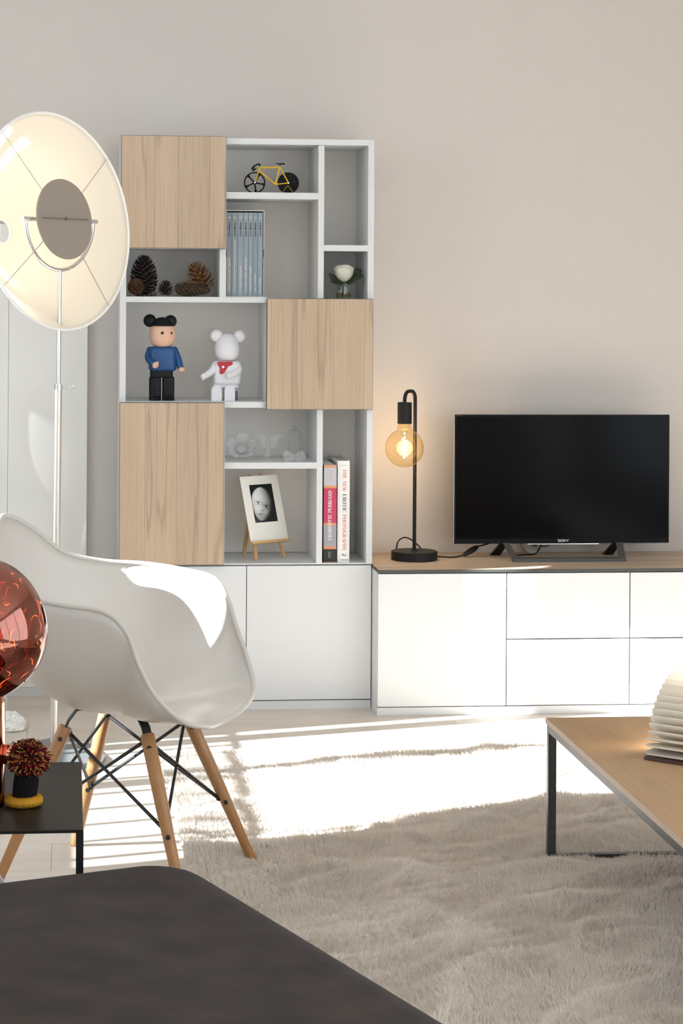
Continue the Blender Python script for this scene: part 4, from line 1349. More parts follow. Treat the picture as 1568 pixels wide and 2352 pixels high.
for s in (-1, 1):
    o_ = Vector((0, 0.022 * s, 0))
    q0 = B3(596.5, 376)
    pts = catmull([q0, q0 + o_ * 0.5, B3(594, 374.4) + o_ * 0.75, B3(589, 375.6) + o_, B3(584, 378) + o_, B3(579.8, 383) + o_, B3(581, 387.5) + o_, B3(585.5, 387.5) + o_], 5)
    hb.tube(pts, 0.0019, 8)
    hb.tube(catmull([B3(588.5, 374) + o_, B3(584.5, 378.5) + o_, B3(583, 382.5) + o_, B3(584.5, 384.5) + o_, B3(589, 384.5) + o_], 4), 0.0010, 8)
hb.tube([B3(596, 380), B3(596.5, 374.6)], 0.0016, 8)
hb.build('handlebar', BKW, bike, True)
sa = B3(643, 374.5)
sg = G()
rows = []
for i in range(11):
    t = i / 10
    x = B3(633.5, 374).x + (B3(653, 374).x - B3(633.5, 374).x) * t
    w = 0.002 + 0.0065 * max(0, (t - 0.35) / 0.65) ** 1.2
    h = 0.0014 + 0.0012 * t
    z = sa.z + 0.001 + 0.0006 * (1 - t)
    rows.append([Vector((x, by + w * math.cos(2 * PI * k / 12), z + h * math.sin(2 * PI * k / 12))) for k in range(12)])
sg.grid(rows, close_u=True)
sg.f += [tuple(range(11, -1, -1)), tuple(len(sg.v) - 12 + k for k in range(12))]
sg.tube([seat_t, sa], 0.0016, 8)
sg.build('saddle', BKW, bike, True)
kz = ZBK + 0.0008
ks = G()
for s in (-1, 1):
    y = by + 0.006 * s
    kl, kr = B3(646.5, 441), B3(674, 441)
    kt = B3(660.2, 424)
    ks.tube(catmull([(kl.x, y + 0.006 * s, kz), (kt.x - 0.0055, y, kt.z - 0.006), (kt.x, y - 0.001 * s, kt.z), (kt.x + 0.0055, y, kt.z - 0.006), (kr.x, y + 0.006 * s, kz)], 6), 0.0008, 6)
ks.build('stand', YEL, bike, True)

# ------------------------------------------------------------------ boxed set of seven grey-blue books
bY = YS + 0.018
bx = lambda px: at(px, 580, Y=bY).x
bzb, bzt = z_long_t + 0.0003, at(560, 483, Y=bY).z
x0, x1 = bx(518.2), bx(606.3)
sc_ = thing('slipcase', ((x0 + x1) / 2, bY + 0.1, bzb), 'off-white cardboard slipcase holding seven grey-blue books', 'book box')
CARD = mat('offwhite_card', srgb(222, 216, 206), 0.8)
DARKC = mat('dark_card_edge', srgb(52, 46, 42), 0.8)
th = 0.0022
zn0, zn1 = at(560, 590, Y=bY).z, at(560, 573, Y=bY).z
G().box(x0, x1, bY, bY + 0.20, bzb, bzb + th).build('bottom_board', CARD, sc_)
G().box(x0, x1, bY, bY + 0.20, bzt - th, bzt).build('top_board', CARD, sc_)
for xa, xb in ((x0, x0 + th), (x1 - th, x1)):
    w = G()
    w.box(xa, xb, bY, bY + 0.20, bzb + th, zn0).box(xa, xb, bY, bY + 0.20, zn1, bzt - th).box(xa, xb, bY + 0.02, bY + 0.20, zn0, zn1)
    w = w.build('side_board', CARD, sc_)
    G().box(xa + 0.0001, xb - 0.0001, bY + 0.0195, bY + 0.0199, zn0, zn1).build('thumb_notch', DARKC, w)
G().box(x0 + th, x1 - th, bY + 0.197, bY + 0.20, bzb + th, bzt - th).build('back_board', CARD, sc_)
edges = [520.2, 532.6, 545.8, 559.0, 570.3, 580.6, 591.9, 603.2]
titles = ['La Ballade de la mer sal\u00e9e \u2022 La Jeunesse', 'Sous le signe du Capricorne \u2022 Corto toujours un peu plus loin', 'Les Celtiques \u2022 Les \u00c9thiopiques',
          'Corto Maltese en Sib\u00e9rie \u2022 Fable de Venise', 'La Maison dor\u00e9e de Samarkand', 'Tango \u2022 Les Helv\u00e9tiques', 'M\u016b, la cit\u00e9 perdue']
lens_ = [375, 570, 270, 370, 270, 200, 140]
tones = [(134, 142, 146), (140, 150, 152), (146, 158, 168), (148, 158, 160), (146, 160, 168), (134, 152, 158), (148, 158, 170)]
words = ['first', 'second', 'third', 'fourth', 'fifth', 'sixth', 'seventh']
for i in range(7):
    xa, xb = bx(edges[i]) + 0.0004, bx(edges[i + 1]) - 0.0004
    yf = bY + 0.002 + 0.0008 * (i % 2)
    z0_, z1_ = bzb + th + 0.0002, bzt - th - 0.005
    bk_ = thing('boxed_book', ((xa + xb) / 2, yf + 0.095, z0_), words[i] + ' grey-blue paperback from the wood door in the white slipcase', 'book', 'books in the slipcase')
    G().box(xa + 0.0008, xb - 0.0008, yf + 0.003, yf + 0.19, z0_ + 0.001, z1_ - 0.001).build('pages', PAPERW, bk_)
    cv_ = G().box(xa, xb, yf, yf + 0.003, z0_, z1_, 0.0006)
    cv_.box(xa, xa + 0.0007, yf + 0.002, yf + 0.19, z0_, z1_).box(xb - 0.0007, xb, yf + 0.002, yf + 0.19, z0_, z1_)
    cv_ = cv_.build('cover', mat('book_cover_%s' % words[i], srgb(*tones[i]), 0.6), bk_)
    cx = (xa + xb) / 2
    zz = lambda v: at(560, 470 + v / 10.69, Y=bY).z
    upz, lef = (0, 0, 1), (-1, 0, 0)
    yl = yf - 0.0003
    mid = zz((780 + 440) / 2)
    lettering('spine_author', 'Corto Maltese', (cx + 0.0022, yl, mid), upz, lef, 0.0062, INK_BLACK, cv_, length=(780 - 435) / 10.69 / FPX * 7.1, sans=True, shear=0.25, bold=0.022)
    ln = lens_[i] / 10.69 / FPX * 7.1 * 1.62 if i != 1 else 1270 / 10.69 / FPX * 7.1
    ln = [850, 1290, 650, 860, 640, 470, 360][i] / 10.69 / FPX * 7.1
    lettering('spine_title', titles[i], (cx + 0.0018, yl, zz(2155)), upz, lef, 0.0046, INK_WHITE, cv_, length=ln, sans=True, centre=False, bold=0.018)
    zn_ = zz(320)
    G().tube([(cx + 0.0044 * math.cos(2 * PI * k / 24), yl, zn_ + 0.0044 * math.sin(2 * PI * k / 24)) for k in range(24)], 0.00028, 4, closed=True).build('number_ring', INK_WHITE, cv_)
    lettering('spine_number', str(i + 1), (cx + 0.0016, yl, zn_), upz, lef, 0.0040, INK_WHITE, cv_, length=0.0026, sans=True, bold=0.03)

# ------------------------------------------------------------------ two tall art books
rY = YS + 0.012
rx = lambda px: at(px, 1180, Y=rY).x
rz = lambda v: at(760, 1030 + v / 8.4, Y=rY).z
xa, xb = rx(743), rx(772.5)
zB = z_bot_t + 0.0003
rb_ = thing('art_book', ((xa + xb) / 2, rY + 0.12, zB), 'thick art book with crimson, grey and black banded spine', 'book', None)
G().box(xa + 0.002, xb - 0.002, rY + 0.004, rY + 0.235, zB + 0.002, rz(330)).build('pages', PAPERW, rb_)
zz = [zB, rz(2190), rz(1942), rz(1888), rz(1480), rz(1436), rz(768), rz(720), rz(372), rz(320)]
tone = [(222, 150, 106), (36, 34, 36), (222, 146, 104), (164, 160, 168), (224, 146, 100), (198, 62, 96), (218, 154, 104), (196, 194, 198), (214, 156, 122)]
names = ['tan base band', 'black publisher band', 'tan lower band', 'grey photograph band', 'tan band', 'crimson title band', 'tan upper band', 'pale grey author band', 'tan top band']
for i in range(9):
    b_ = G().box(xa, xb, rY, rY + 0.006, zz[i], zz[i + 1]).build('spine_band', mat('spine_' + names[i].replace(' ', '_'), srgb(*tone[i]), 0.5), rb_)
    b_['label'] = names[i]
G().box(xa, xa + 0.0025, rY + 0.005, rY + 0.24, zB, rz(325)).build('cover_board', BLACKP, rb_)
G().box(xb - 0.0025, xb, rY + 0.005, rY + 0.24, zB, rz(325)).build('cover_board', BLACKP, rb_)
cx = rx(758) + 0.0002
up, lf = (0, 0, 1), (-1, 0, 0)
lettering('spine_title', 'CHARLOTTE PERRIAND', (rx(761.3), rY - 0.0004, (rz(1770) + rz(812)) / 2), up, lf, 8.1 / FPX * 7.05, mat('spine_white', srgb(240, 236, 236), 0.6), rb_, length=rz(812) - rz(1770), thick=0.20, thin=0.06)
lettering('spine_author', 'Jacques Barsac', (rx(759), rY - 0.0004, (rz(632) + rz(430)) / 2), up, lf, 0.0032, mat('spine_rose', srgb(206, 108, 138), 0.6), rb_, length=rz(430) - rz(632), sans=True)
lettering('publisher_name', 'NORMA', (rx(757), rY - 0.0004, (rz(2110) + rz(1990)) / 2), up, lf, 0.0030, INK_WHITE, rb_, length=rz(1990) - rz(2110), sans=True)
lettering('publisher_name', 'EDITIONS', (rx(760.5), rY - 0.0004, (rz(2110) + rz(1990)) / 2), up, lf, 0.0022, INK_GREY, rb_, length=rz(1990) - rz(2110), sans=True)

xa, xb = rx(775.0), rx(803.0)
wz = rz(240)
wk = thing('art_book', ((xa + xb) / 2, rY + 0.12, zB), 'tall white art book with red and black lettering down its spine', 'book', None)
G().box(xa + 0.003, xb - 0.003, rY + 0.006, rY + 0.262, zB + 0.003, wz - 0.003).build('pages', mat('page_block', srgb(206, 202, 194), 0.9, bump=(900, 0.3, 0.001)), wk)
G().box(xa, xa + 0.003, rY + 0.004, rY + 0.265, zB, wz, 0.0008).build('cover_board', PAPERW, wk)
G().box(xb - 0.003, xb, rY + 0.004, rY + 0.265, zB, wz, 0.0008).build('cover_board', PAPERW, wk)
sp = []
for k in range(11):
    t = k / 10
    sp.append((xa + (xb - xa) * t, rY + 0.006 - 0.006 * math.sin(PI * t) ** 0.5))
g = G()
g.grid([[Vector((p[0], p[1], z)) for z in (zB, wz)] for p in sp])
g.build('spine', mat('white_spine', srgb(243, 241, 238), 0.55), wk, True)
cxw = rx(787)
dn, rt_ = (0, 0, -1), (1, 0, 0)
yl = rY - 0.0009
for txt, v0, v1, m in (('THE', 400, 590, INK_RED), ('NEW', 632, 828, INK_RED), ('EROTIC', 882, 1238, INK_BLACK), ('PHOTOGRAPHY', 1277, 1978, INK_RED), ('2', 2024, 2078, INK_BLACK)):
    lettering('spine_title', txt, (rx(786.6), yl, (rz(v0) + rz(v1)) / 2), dn, rt_, 8.3 / FPX * 7.05, m, wk, length=rz(v0) - rz(v1), thick=0.15, thin=0.03)
lettering('publisher_name', 'TASCHEN', (rx(791.8), yl, rz(2163)), rt_, (0, 0, 1), 0.0044, INK_BLACK, wk, length=rx(801.5) - rx(782.5), sans=True)
lettering('author_name', 'DIAN HANSON', (rx(789.8), yl, rz(334)), rt_, (0, 0, 1), 0.0024, INK_GREY, wk, length=rx(799.5) - rx(780), sans=True)
tag(G().tube(catmull([(xa - 0.0022, rY + 0.235, wz - 0.018), (xa - 0.0018, rY + 0.2, wz - 0.012), (xa - 0.0015, rY + 0.12, wz - 0.016), (xa - 0.0014, rY + 0.05, wz - 0.02)], 6), 0.0012, 6).build('bookmark_ribbon', BLACKP, None), 'black ribbon lying between the banded book and the white book', 'ribbon')

# ------------------------------------------------------------------ easel with a baby photograph
ea = math.radians(35)
eX = Vector((math.cos(ea), math.sin(ea), 0))
eN = Vector((math.sin(ea), -math.cos(ea), 0))
lean_ = math.radians(16)
eU = Vector((0, 0, 1)) * math.cos(lean_) - eN * math.sin(lean_)
eT = eX.cross(eU)
eT = eT if eT.dot(eN) > 0 else -eT
yE = YS + 0.105
ec = at(619, 1244, Y=yE)                       # ledge centre
fp = at(620, 1288, Z=z_bot_t)
easel = thing('easel', (ec.x, ec.y, z_bot_t), 'small pine table easel holding the black and white photograph', 'easel')
LW = 0.165
G().obox(ec, eX, eT, eU, LW, 0.020, 0.0085).build('ledge', PINE, easel)
zfloor = z_bot_t + 0.0004
G().obox(ec - eT * 0.008 + eU * 0.008, eX, eT, eU, LW, 0.004, 0.010).build('ledge_back', PINE, easel)
hl = 0.238
for s in (-1, 1):
    topp = ec + eX * 0.024 * s + eU * hl - eT * 0.013
    d = (ec + eX * 0.056 * s - eT * 0.013) - topp
    d.normalize()
    k = (topp.z - zfloor - 0.003) / -d.z
    botp = topp + d * k
    sdv = d.cross(eT).normalized()
    G().obox((topp + botp) / 2, sdv, eT, d, 0.0115, 0.008, (topp - botp).length).build('leg', PINE, easel)
rt = ec + eU * (hl - 0.02) - eT * 0.022
rbm = Vector((rt.x, rt.y, zfloor)) - eN * 0.055
d = (rbm - rt).normalized()
G().obox((rt + rbm) / 2, eX, d.cross(eX).normalized(), d, 0.0115, 0.008, (rt - rbm).length - 0.004).build('rear_leg', PINE, easel)
cw, chh = 0.166, 0.222
co_ = ec + eU * (0.0048 + chh / 2) + eT * 0.001
card = thing('photo_card', ec + eU * 0.005, 'black and white photograph of a baby on a white mount, on the pine easel', 'photograph')
G().obox(co_, eX, eT, eU, cw, 0.0016, chh).build('mount', mat('ivory_mount', srgb(240, 237, 228), 0.8), card)
# the printed picture: a fine grid with the grey tones of the print as colours
def tone_at(u, v):
    def sm(a, b, x):
        t = min(max((x - a) / (b - a), 0), 1)
        return t * t * (3 - 2 * t)
    g_ = 0.10 + 0.04 * sm(0.2, 1, v) * u
    if u < 0.3 and v > 0.9:
        g_ = 0.25
    def ell(cx, cy, rx, ry, rot=0.0):
        dx, dy = u - cx, (v - cy)
        c, s = math.cos(rot), math.sin(rot)
        x, y = dx * c + dy * s, -dx * s + dy * c
        return math.hypot(x / rx, y / ry)
    vs_ = [0.07, 0.085, 0.11, 0.15, 0.20, 0.29, 0.40, 0.50, 0.60, 0.70, 0.77, 0.85, 0.91, 0.945, 0.96]
    ul = [0.47, 0.37, 0.28, 0.19, 0.12, 0.04, 0.01, 0.01, 0.015, 0.03, 0.045, 0.085, 0.15, 0.22, 0.32]
    ur = [0.47, 0.57, 0.66, 0.73, 0.78, 0.83, 0.86, 0.865, 0.84, 0.80, 0.755, 0.68, 0.59, 0.51, 0.40]
    L_, R_ = float(np.interp(v, vs_, ul)), float(np.interp(v, vs_, ur))
    ins = sm(-0.015, 0.015, u - L_) * sm(-0.015, 0.015, R_ - u) * sm(0.066, 0.085, v) * (1 - sm(0.945, 0.962, v))
    wq = max((R_ - L_) / 2, 0.02)
    xr, yr = (u - (L_ + R_) / 2) / wq, (v - 0.50) / 0.47
    gs = lambda cx, cy, rx, ry, rot=0.0: math.exp(-ell(cx, cy, rx, ry, rot) ** 2)
    nz = math.sqrt(max(1 - 0.80 * xr * xr * (1 - 0.3 * yr * yr) - 0.55 * yr * yr, 0.02))
    skin = 0.16 + 0.74 * max(-0.40 * xr - 0.15 * yr + 0.88 * nz, 0)
    skin = min(skin, 0.93)
    skin += 0.06 * gs(0.17, 0.66, 0.14, 0.09) + 0.10 * gs(0.58, 0.75, 0.13, 0.08) + 0.06 * gs(0.40, 0.60, 0.045, 0.08)
    skin -= 0.10 * gs(0.47, 0.615, 0.04, 0.08) + 0.10 * gs(0.43, 0.52, 0.05, 0.05)
    for ex_, ey_ in ((0.27, 0.487), (0.60, 0.598)):
        skin -= 0.17 * gs(ex_, ey_ - 0.028, 0.13, 0.030, 0.12) + 0.05 * gs(ex_, ey_ - 0.085, 0.13, 0.022, 0.15)
        skin -= 0.10 * gs(ex_, ey_ + 0.042, 0.11, 0.014, 0.10)
        skin += 0.26 * gs(ex_ + 0.050, ey_ + 0.004, 0.030, 0.020) + 0.24 * gs(ex_ - 0.058, ey_ + 0.002, 0.024, 0.018)
        skin -= 0.34 * gs(ex_, ey_ - 0.030, 0.085, 0.009, 0.10)
        skin -= 0.62 * gs(ex_ - 0.004, ey_ + 0.001, 0.042, 0.027)
        skin += 0.45 * gs(ex_ + 0.010, ey_ - 0.010, 0.012, 0.008)
    skin -= 0.40 * gs(0.345, 0.680, 0.020, 0.009) + 0.36 * gs(0.425, 0.692, 0.020, 0.009) + 0.14 * gs(0.385, 0.702, 0.08, 0.012)
    skin -= 0.44 * math.exp(-(abs(v - 0.785 - 0.004 * math.cos((u - 0.29) * 42) + 0.9 * (u - 0.29) ** 2) / 0.008) ** 2) * (1 - sm(0.08, 0.13, abs(u - 0.29)))
    skin -= 0.13 * gs(0.29, 0.768, 0.09, 0.014) + 0.14 * gs(0.29, 0.808, 0.08, 0.016) - 0.06 * gs(0.285, 0.812, 0.04, 0.010)
    skin -= 0.12 * gs(0.285, 0.845, 0.09, 0.014)
    return max(0.02, g_ * (1 - ins) + max(skin, 0.05) * ins)
NU, NV = 100, 146
pw, ph = cw * 0.60, chh * 0.585
pc = co_ - eX * cw / 2 + eX * cw * 0.205 + eU * chh / 2 - eU * chh * 0.135 + eT * 0.0011
v, f, cols = [], [], []
for j in range(NV + 1):
    for i in range(NU + 1):
        v.append(pc + eX * pw * i / NU - eU * ph * j / NV)
        cols.append(tone_at(i / NU, j / NV))
for j in range(NV):
    for i in range(NU):
        a_ = j * (NU + 1) + i
        f.append((a_, a_ + 1, a_ + NU + 2, a_ + NU + 1))
me = bpy.data.meshes.new('print')
me.from_pydata([tuple(p) for p in v], [], f)
ca = me.color_attributes.new('tone', 'FLOAT_COLOR', 'POINT')
ca.data.foreach_set('color', [c_ for q in cols for c_ in (q ** 2.1, q ** 2.1, q ** 2.1, 1)])
PM, t_, b_, o_ = nt('photo_print')
at_ = node(t_, 'ShaderNodeVertexColor', layer_name='tone')
t_.links.new(at_.outputs['Color'], b_.inputs['Base Color'])
b_.inputs['Roughness'].default_value = 0.4
b_.inputs['Specular IOR Level'].default_value = 0.3
me.materials.append(PM)
link('print', me, card)

# ------------------------------------------------------------------ crystal pieces on the glass shelf
ZG = z_gl_t + 0.0003
def crystal_at(px, py):
    return at(px, py, Z=ZG)
# flower dish
c_ = at(556, 1054, Z=ZG)
c_ = Vector((c_.x - 0.002, max(c_.y, YS + 0.06), ZG))
fd = thing('crystal_flower', c_, 'frosted crystal flower dish with black dotted ring around its centre', 'ornament')
axf = Vector((-0.10, -0.80, 0.60)).normalized()
fx = axf.cross(Vector((0, 0, 1))).normalized()
fy_ = fx.cross(axf).normalized()
fc = c_ + Vector((0, 0, 0.033))
dish = G()
for k in range(5):
    a0 = 2 * PI * k / 5 + 0.4
    rows = []
    for i in range(9):
        t = i / 8
        row = []
        for j in range(13):
            w = (j / 12 - 0.5) * 2
            a = a0 + w * (0.74 * (1 - 0.25 * t))
            rr = 0.010 + 0.043 * t * (1 - 0.16 * w * w * t) + 0.002 * math.sin(w * 9) * t
            hh = -0.008 + 0.030 * t * t + 0.003 * math.cos(w * 5) * t + 0.003 * (k % 2)
            row.append(fc + fx * rr * math.cos(a) + fy_ * rr * math.sin(a) + axf * hh)
        rows.append(row)
    pt_ = G().grid(rows).build('petal', FROST, fd, True, angle=0)
    m_ = pt_.modifiers.new('thickness', 'SOLIDIFY')
    m_.thickness = 0.0022
G().ball(fc - axf * 0.002, 0.0105, 0.0105, 0.006, 20, 10, rot=axf.to_track_quat('Z', 'Y').to_matrix()).build('centre', FROST, fd, True, angle=0)
dg = G()
for ring_i in range(3):
    n_ = 24 + ring_i * 2
    for k in range(n_):
        a = 2 * PI * (k + 0.5 * (ring_i % 2)) / n_
        rr = 0.0180 + 0.0030 * ring_i
        q = fc + fx * rr * math.cos(a) + fy_ * rr * math.sin(a) + axf * (0.0030 + 0.0012 * ring_i)
        dg.ball(q, 0.00105, n=6, m=4)
dg.build('enamel_dots', BLACKP, fd, False, 'stuff')
# winged figure
c_ = at(615, 1053, Z=ZG)
wy = c_.y
wp = lambda px, py: at(px, py, Y=wy)
wf_ = thing('crystal_winged_figure', (c_.x, wy, ZG), 'small clear crystal figure with two raised butterfly wings', 'ornament')
bdy = [(606.5, 1053.6, 7), (607, 1050, 7.5), (611, 1045, 8), (614, 1038, 6), (615, 1028, 4.6), (615.4, 1017, 4.2), (615.6, 1009, 3.6), (616, 1004, 2.6)]
pth = []
rad = []
for px, py, r_ in bdy:
    q = wp(px + 3 * (py > 1040), py)
    q.z = max(q.z, ZG + 0.0004)
    pth.append(q)
    rad.append(r_ / FPX * 7.1)
pth[0].z = ZG + 0.0004
bg = G().tube(pth, rad, 16)
bg.v = [(a, b, max(c, ZG + 0.0002)) for a, b, c in bg.v]
bg.build('body', FROST, wf_, True, angle=0)
for s, outline in ((-1, [(612, 1005), (604, 999.5), (594, 997), (584, 997.8), (589, 1003), (595, 1009), (597, 1017), (601, 1024), (606, 1029), (612, 1028), (614, 1018)]),
                   (1, [(619, 1006), (626, 1000.5), (637, 997.5), (648, 999.5), (641, 1006), (637.5, 1012), (636, 1020), (632, 1028), (627, 1029.5), (620, 1026), (617, 1018)])):
    pts = catmull([wp(*q) for q in outline], 4, True)
    cen = sum(pts, Vector()) / len(pts)
    rows = []
    for sc in (1.0, 0.985, 0.9, 0.6, 0.3, 0.02):
        hgt = 0.0008 if sc == 1.0 else 0.0026 if sc > 0.95 else 0.0016
        rows.append([cen + (q - cen) * sc + Vector((0, -hgt - 0.00001, 0)) for q in pts])
    rows2 = [[Vector((q.x, 2 * wy - q.y, q.z)) for q in r_] for r_ in rows]
    G().grid(rows[::-1] + rows2, close_u=True).build('wing', FROST, wf_, True, angle=0)
# tall bottle
bt = at(676, 1046, Z=ZG)
bt.y = min(bt.y, BACK - 0.035)
bt.x = at(676, 1030, Y=bt.y).x
r_ = 13.4 / FPX * 7.2
zt1, zt2 = at(676, 989, Y=bt.y).z, at(676, 980, Y=bt.y).z
vb = thing('crystal_bottle', (bt.x, bt.y, ZG), 'tall cylindrical crystal bottle with stopper behind the crystal cat', 'bottle')
G().lathe([(0, ZG), (r_ * 0.96, ZG), (r_, ZG + 0.002), (r_, zt1 - 0.003), (r_ * 0.94, zt1), (0.006, zt1 + 0.001), (0.006, zt1 + 0.004)], (bt.x, bt.y, 0), 40).build('glass_body', FROST, vb, True, angle=35)
G().lathe([(0.0058, zt1 + 0.004), (0.0085, zt1 + 0.006), (0.0095, zt1 + 0.010), (0.006, zt2 + 0.004), (0, zt2 + 0.005)], (bt.x, bt.y, 0), 24).build('stopper', CLEARG, vb, True, angle=0)
# crouching cat
cy_ = at(676, 1059, Z=ZG).y
kp_ = lambda px, py, y=0: at(px, py, Y=cy_ + y)
cat = thing('crystal_cat', (kp_(675, 1058).x, cy_, ZG), 'small frosted crystal cat crouching at the front of the glass shelf', 'ornament')
U_ = 7.1 / FPX
cg = G()
def blob_at(px, py, r, yy=0.0, sxy=1.0):
    q = kp_(px, py, yy * U_)
    q.z = max(q.z, ZG + r * U_ * 0.96)
    cg.ball(q, r * U_ * sxy, r * U_, r * U_, 18, 12)
for t_i in range(9):                                     # rump, back, shoulders in one run
    t = t_i / 8
    blob_at(691 - 31 * t, 1046 + 3.5 * math.sin(PI * t), 10.5 - 5.0 * math.sin(PI * min(t * 1.15, 1)) + 0 * t)
blob_at(658, 1044, 7.2)
blob_at(654.5, 1046.5, 4.2, -3)
for px, yy in ((654, -3.5), (662, 3.5)):
    q = kp_(px, 1037.5, yy * U_)
    cg.lathe([(2.9 * U_, -2.5 * U_), (2.0 * U_, 1.5 * U_), (0.3 * U_, 4.4 * U_)], q, 12, cap=True)
for px, yy in ((667, -6), (662, 5), (690, -8), (698, 4)):
    for k in range(4):
        blob_at(px - 2.2 * k, 1052 + 2 * k, 4.0 - 0.3 * k, yy)
o_ = cg.build('body', FROST, cat, True, angle=0)
rm = o_.modifiers.new('one_skin', 'REMESH')
rm.mode, rm.voxel_size, rm.use_smooth_shade = 'VOXEL', 0.0011, True
sm_ = o_.modifiers.new('soften', 'SMOOTH')
sm_.iterations = 5

# ------------------------------------------------------------------ white rose in a glass
ZR = z_rose_t + 0.0003
ry_ = YS + 0.055
gx = at(788.5, 670, Y=ry_).x
rg = 17.5 / FPX * 7.15
zr1 = at(793, 652.5, Y=ry_).z
vs = thing('glass_vase', (gx, ry_, ZR), 'small round glass of water holding the white rose', 'vase')
G().lathe([(0, ZR + 0.003), (rg * 0.96, ZR + 0.003), (rg, ZR + 0.006), (rg * 0.98, zr1 - 0.012), (rg * 1.08, zr1), (rg * 1.08 + 0.001, zr1), (rg * 1.0, zr1 - 0.012), (rg * 1.03, ZR + 0.004), (rg * 0.98, ZR), (0, ZR)], (gx, ry_, 0), 40).build('glass', CLEARG, vs, True, angle=40)
zwt = at(788, 673, Y=ry_).z
G().lathe([(0, ZR + 0.0034), (rg * 0.94, ZR + 0.0034), (rg * 0.955, zwt), (0, zwt)], (gx, ry_, 0), 40).build('water', mixed('greenish_water', srgb(120, 118, 50), (0.62, 0.60, 0.30, 1), 0.86, 0.05), vs, True, angle=35)
rose = thing('rose', (gx, ry_, zr1), 'white rose with dark green leaves in the small glass', 'flower')
rc_ = at(789.5, 630, Y=ry_)
rr_ = 24.0 / FPX * 7.15
PET = mixed('white_petal', srgb(240, 238, 224), (1, 1, 1, 1), 0.0, 0.7, 0.2, translucent=0.25)
LEAF = mat('dark_rose_leaf', srgb(44, 62, 34), 0.55)
STEM = mat('rose_stem', srgb(66, 62, 42), 0.6)
zb0 = at(789, 650, Y=ry_).z
def petal(a0, r0, r1, h0, h1, wid, curl, roll=0.0):
    rows = []
    for i in range(9):
        t = i / 8
        row = []
        for j in range(11):
            w = (j / 10 - 0.5) * 2
            ww = wid * math.sin(PI * (0.16 + 0.60 * t)) ** 0.6
            a = a0 + w * ww
            rr = r0 + (r1 - r0) * (1 - (1 - t) ** 3.2) + curl * max(0, t - 0.72) ** 1.3 * 3.0 - 0.0012 * w * w * t
            hh = h0 + (h1 - h0) * t - 0.003 * w * w * t * t - curl * max(0, t - 0.80) * 1.4
            row.append(Vector((rc_.x + rr * math.cos(a), ry_ + rr * math.sin(a), hh)))
        rows.append(row)
    o = G().grid(rows).build('petal', PET, rose, True, angle=0)
    m = o.modifiers.new('thickness', 'SOLIDIFY')
    m.thickness = 0.0007
    return o
zt_r = at(789, 607.5, Y=ry_).z
for k in range(5):
    petal(2 * PI * k / 5 - 1.75, 0.006, rr_ * 0.93, zb0 + 0.003, zt_r - 0.010, 1.0, 0.006)
for k in range(4):
    petal(2 * PI * k / 4 - 1.2, 0.005, rr_ * 0.82, zb0 + 0.006, zt_r - 0.004, 1.15, 0.004)
for k in range(4):
    petal(2 * PI * k / 4 + 0.2, 0.004, rr_ * 0.60, zb0 + 0.010, zt_r - 0.001, 1.2, 0.001)
for k in range(3):
    petal(2 * PI * k / 3 + 0.7, 0.003, rr_ * 0.42, zb0 + 0.014, zt_r - 0.0005, 1.2, 0.0)
for k in range(3):
    petal(2 * PI * k / 3 + 1.6, 0.002, rr_ * 0.22, zb0 + 0.016, zt_r - 0.0015, 1.3, -0.001)
sb_ = G().tube(catmull([(rc_.x, ry_, zb0 + 0.006), (rc_.x - 0.001, ry_, zb0 - 0.006), (gx - 0.003, ry_ + 0.002, ZR + 0.006)], 5), [0.006] * 3 + [0.0026] * 8, 10)
sb_.build('stem', STEM, rose, True, angle=0)
def leaf(p0, p1, p2, wid, nrm):
    rows = []
    p0, p1, p2, nrm = Vector(p0), Vector(p1), Vector(p2), Vector(nrm).normalized()
    for i in range(13):
        t = i / 12
        c = p0 * (1 - t) ** 2 + p1 * 2 * t * (1 - t) + p2 * t * t
        d = ((p1 - p0) * (1 - t) + (p2 - p1) * t).normalized()
        sdv = d.cross(nrm).normalized()
        w = wid * math.sin(PI * min(t * 0.93 + 0.05, 1)) ** 0.75 * (1 + 0.05 * (-1) ** i)
        rows.append([c + sdv * w * q + nrm * (0.18 * w * abs(q)) for q in (-1, -0.5, 0, 0.5, 1)])
    o = G().grid(rows).build('leaf', LEAF, rose, True, angle=0)
    m = o.modifiers.new('thickness', 'SOLIDIFY')
    m.thickness = 0.0006
lp = lambda px, py, y=0.0: at(px, py, Y=ry_ + y)
leaf(lp(797, 652, 0.012), lp(808, 632, 0.03), lp(829, 620, 0.03), 15.5 * U_, (0.2, -0.9, 0.3))
leaf(lp(797, 652, 0.0), lp(815, 640, -0.005), lp(834, 632, 0.0), 10 * U_, (0.1, -0.7, 0.75))
leaf(lp(786, 653, 0.005), lp(772, 648, 0.01), lp(755, 628, 0.01), 9 * U_, (-0.2, -0.8, 0.5))
leaf(lp(786, 653, -0.008), lp(770, 652, -0.012), lp(758, 646, -0.015), 7 * U_, (0.0, -0.5, 0.85))
leaf(lp(787, 656, -0.004), lp(776, 660, -0.008), lp(783, 667, -0.002), 4 * U_, (-0.3, -0.9, 0.1))

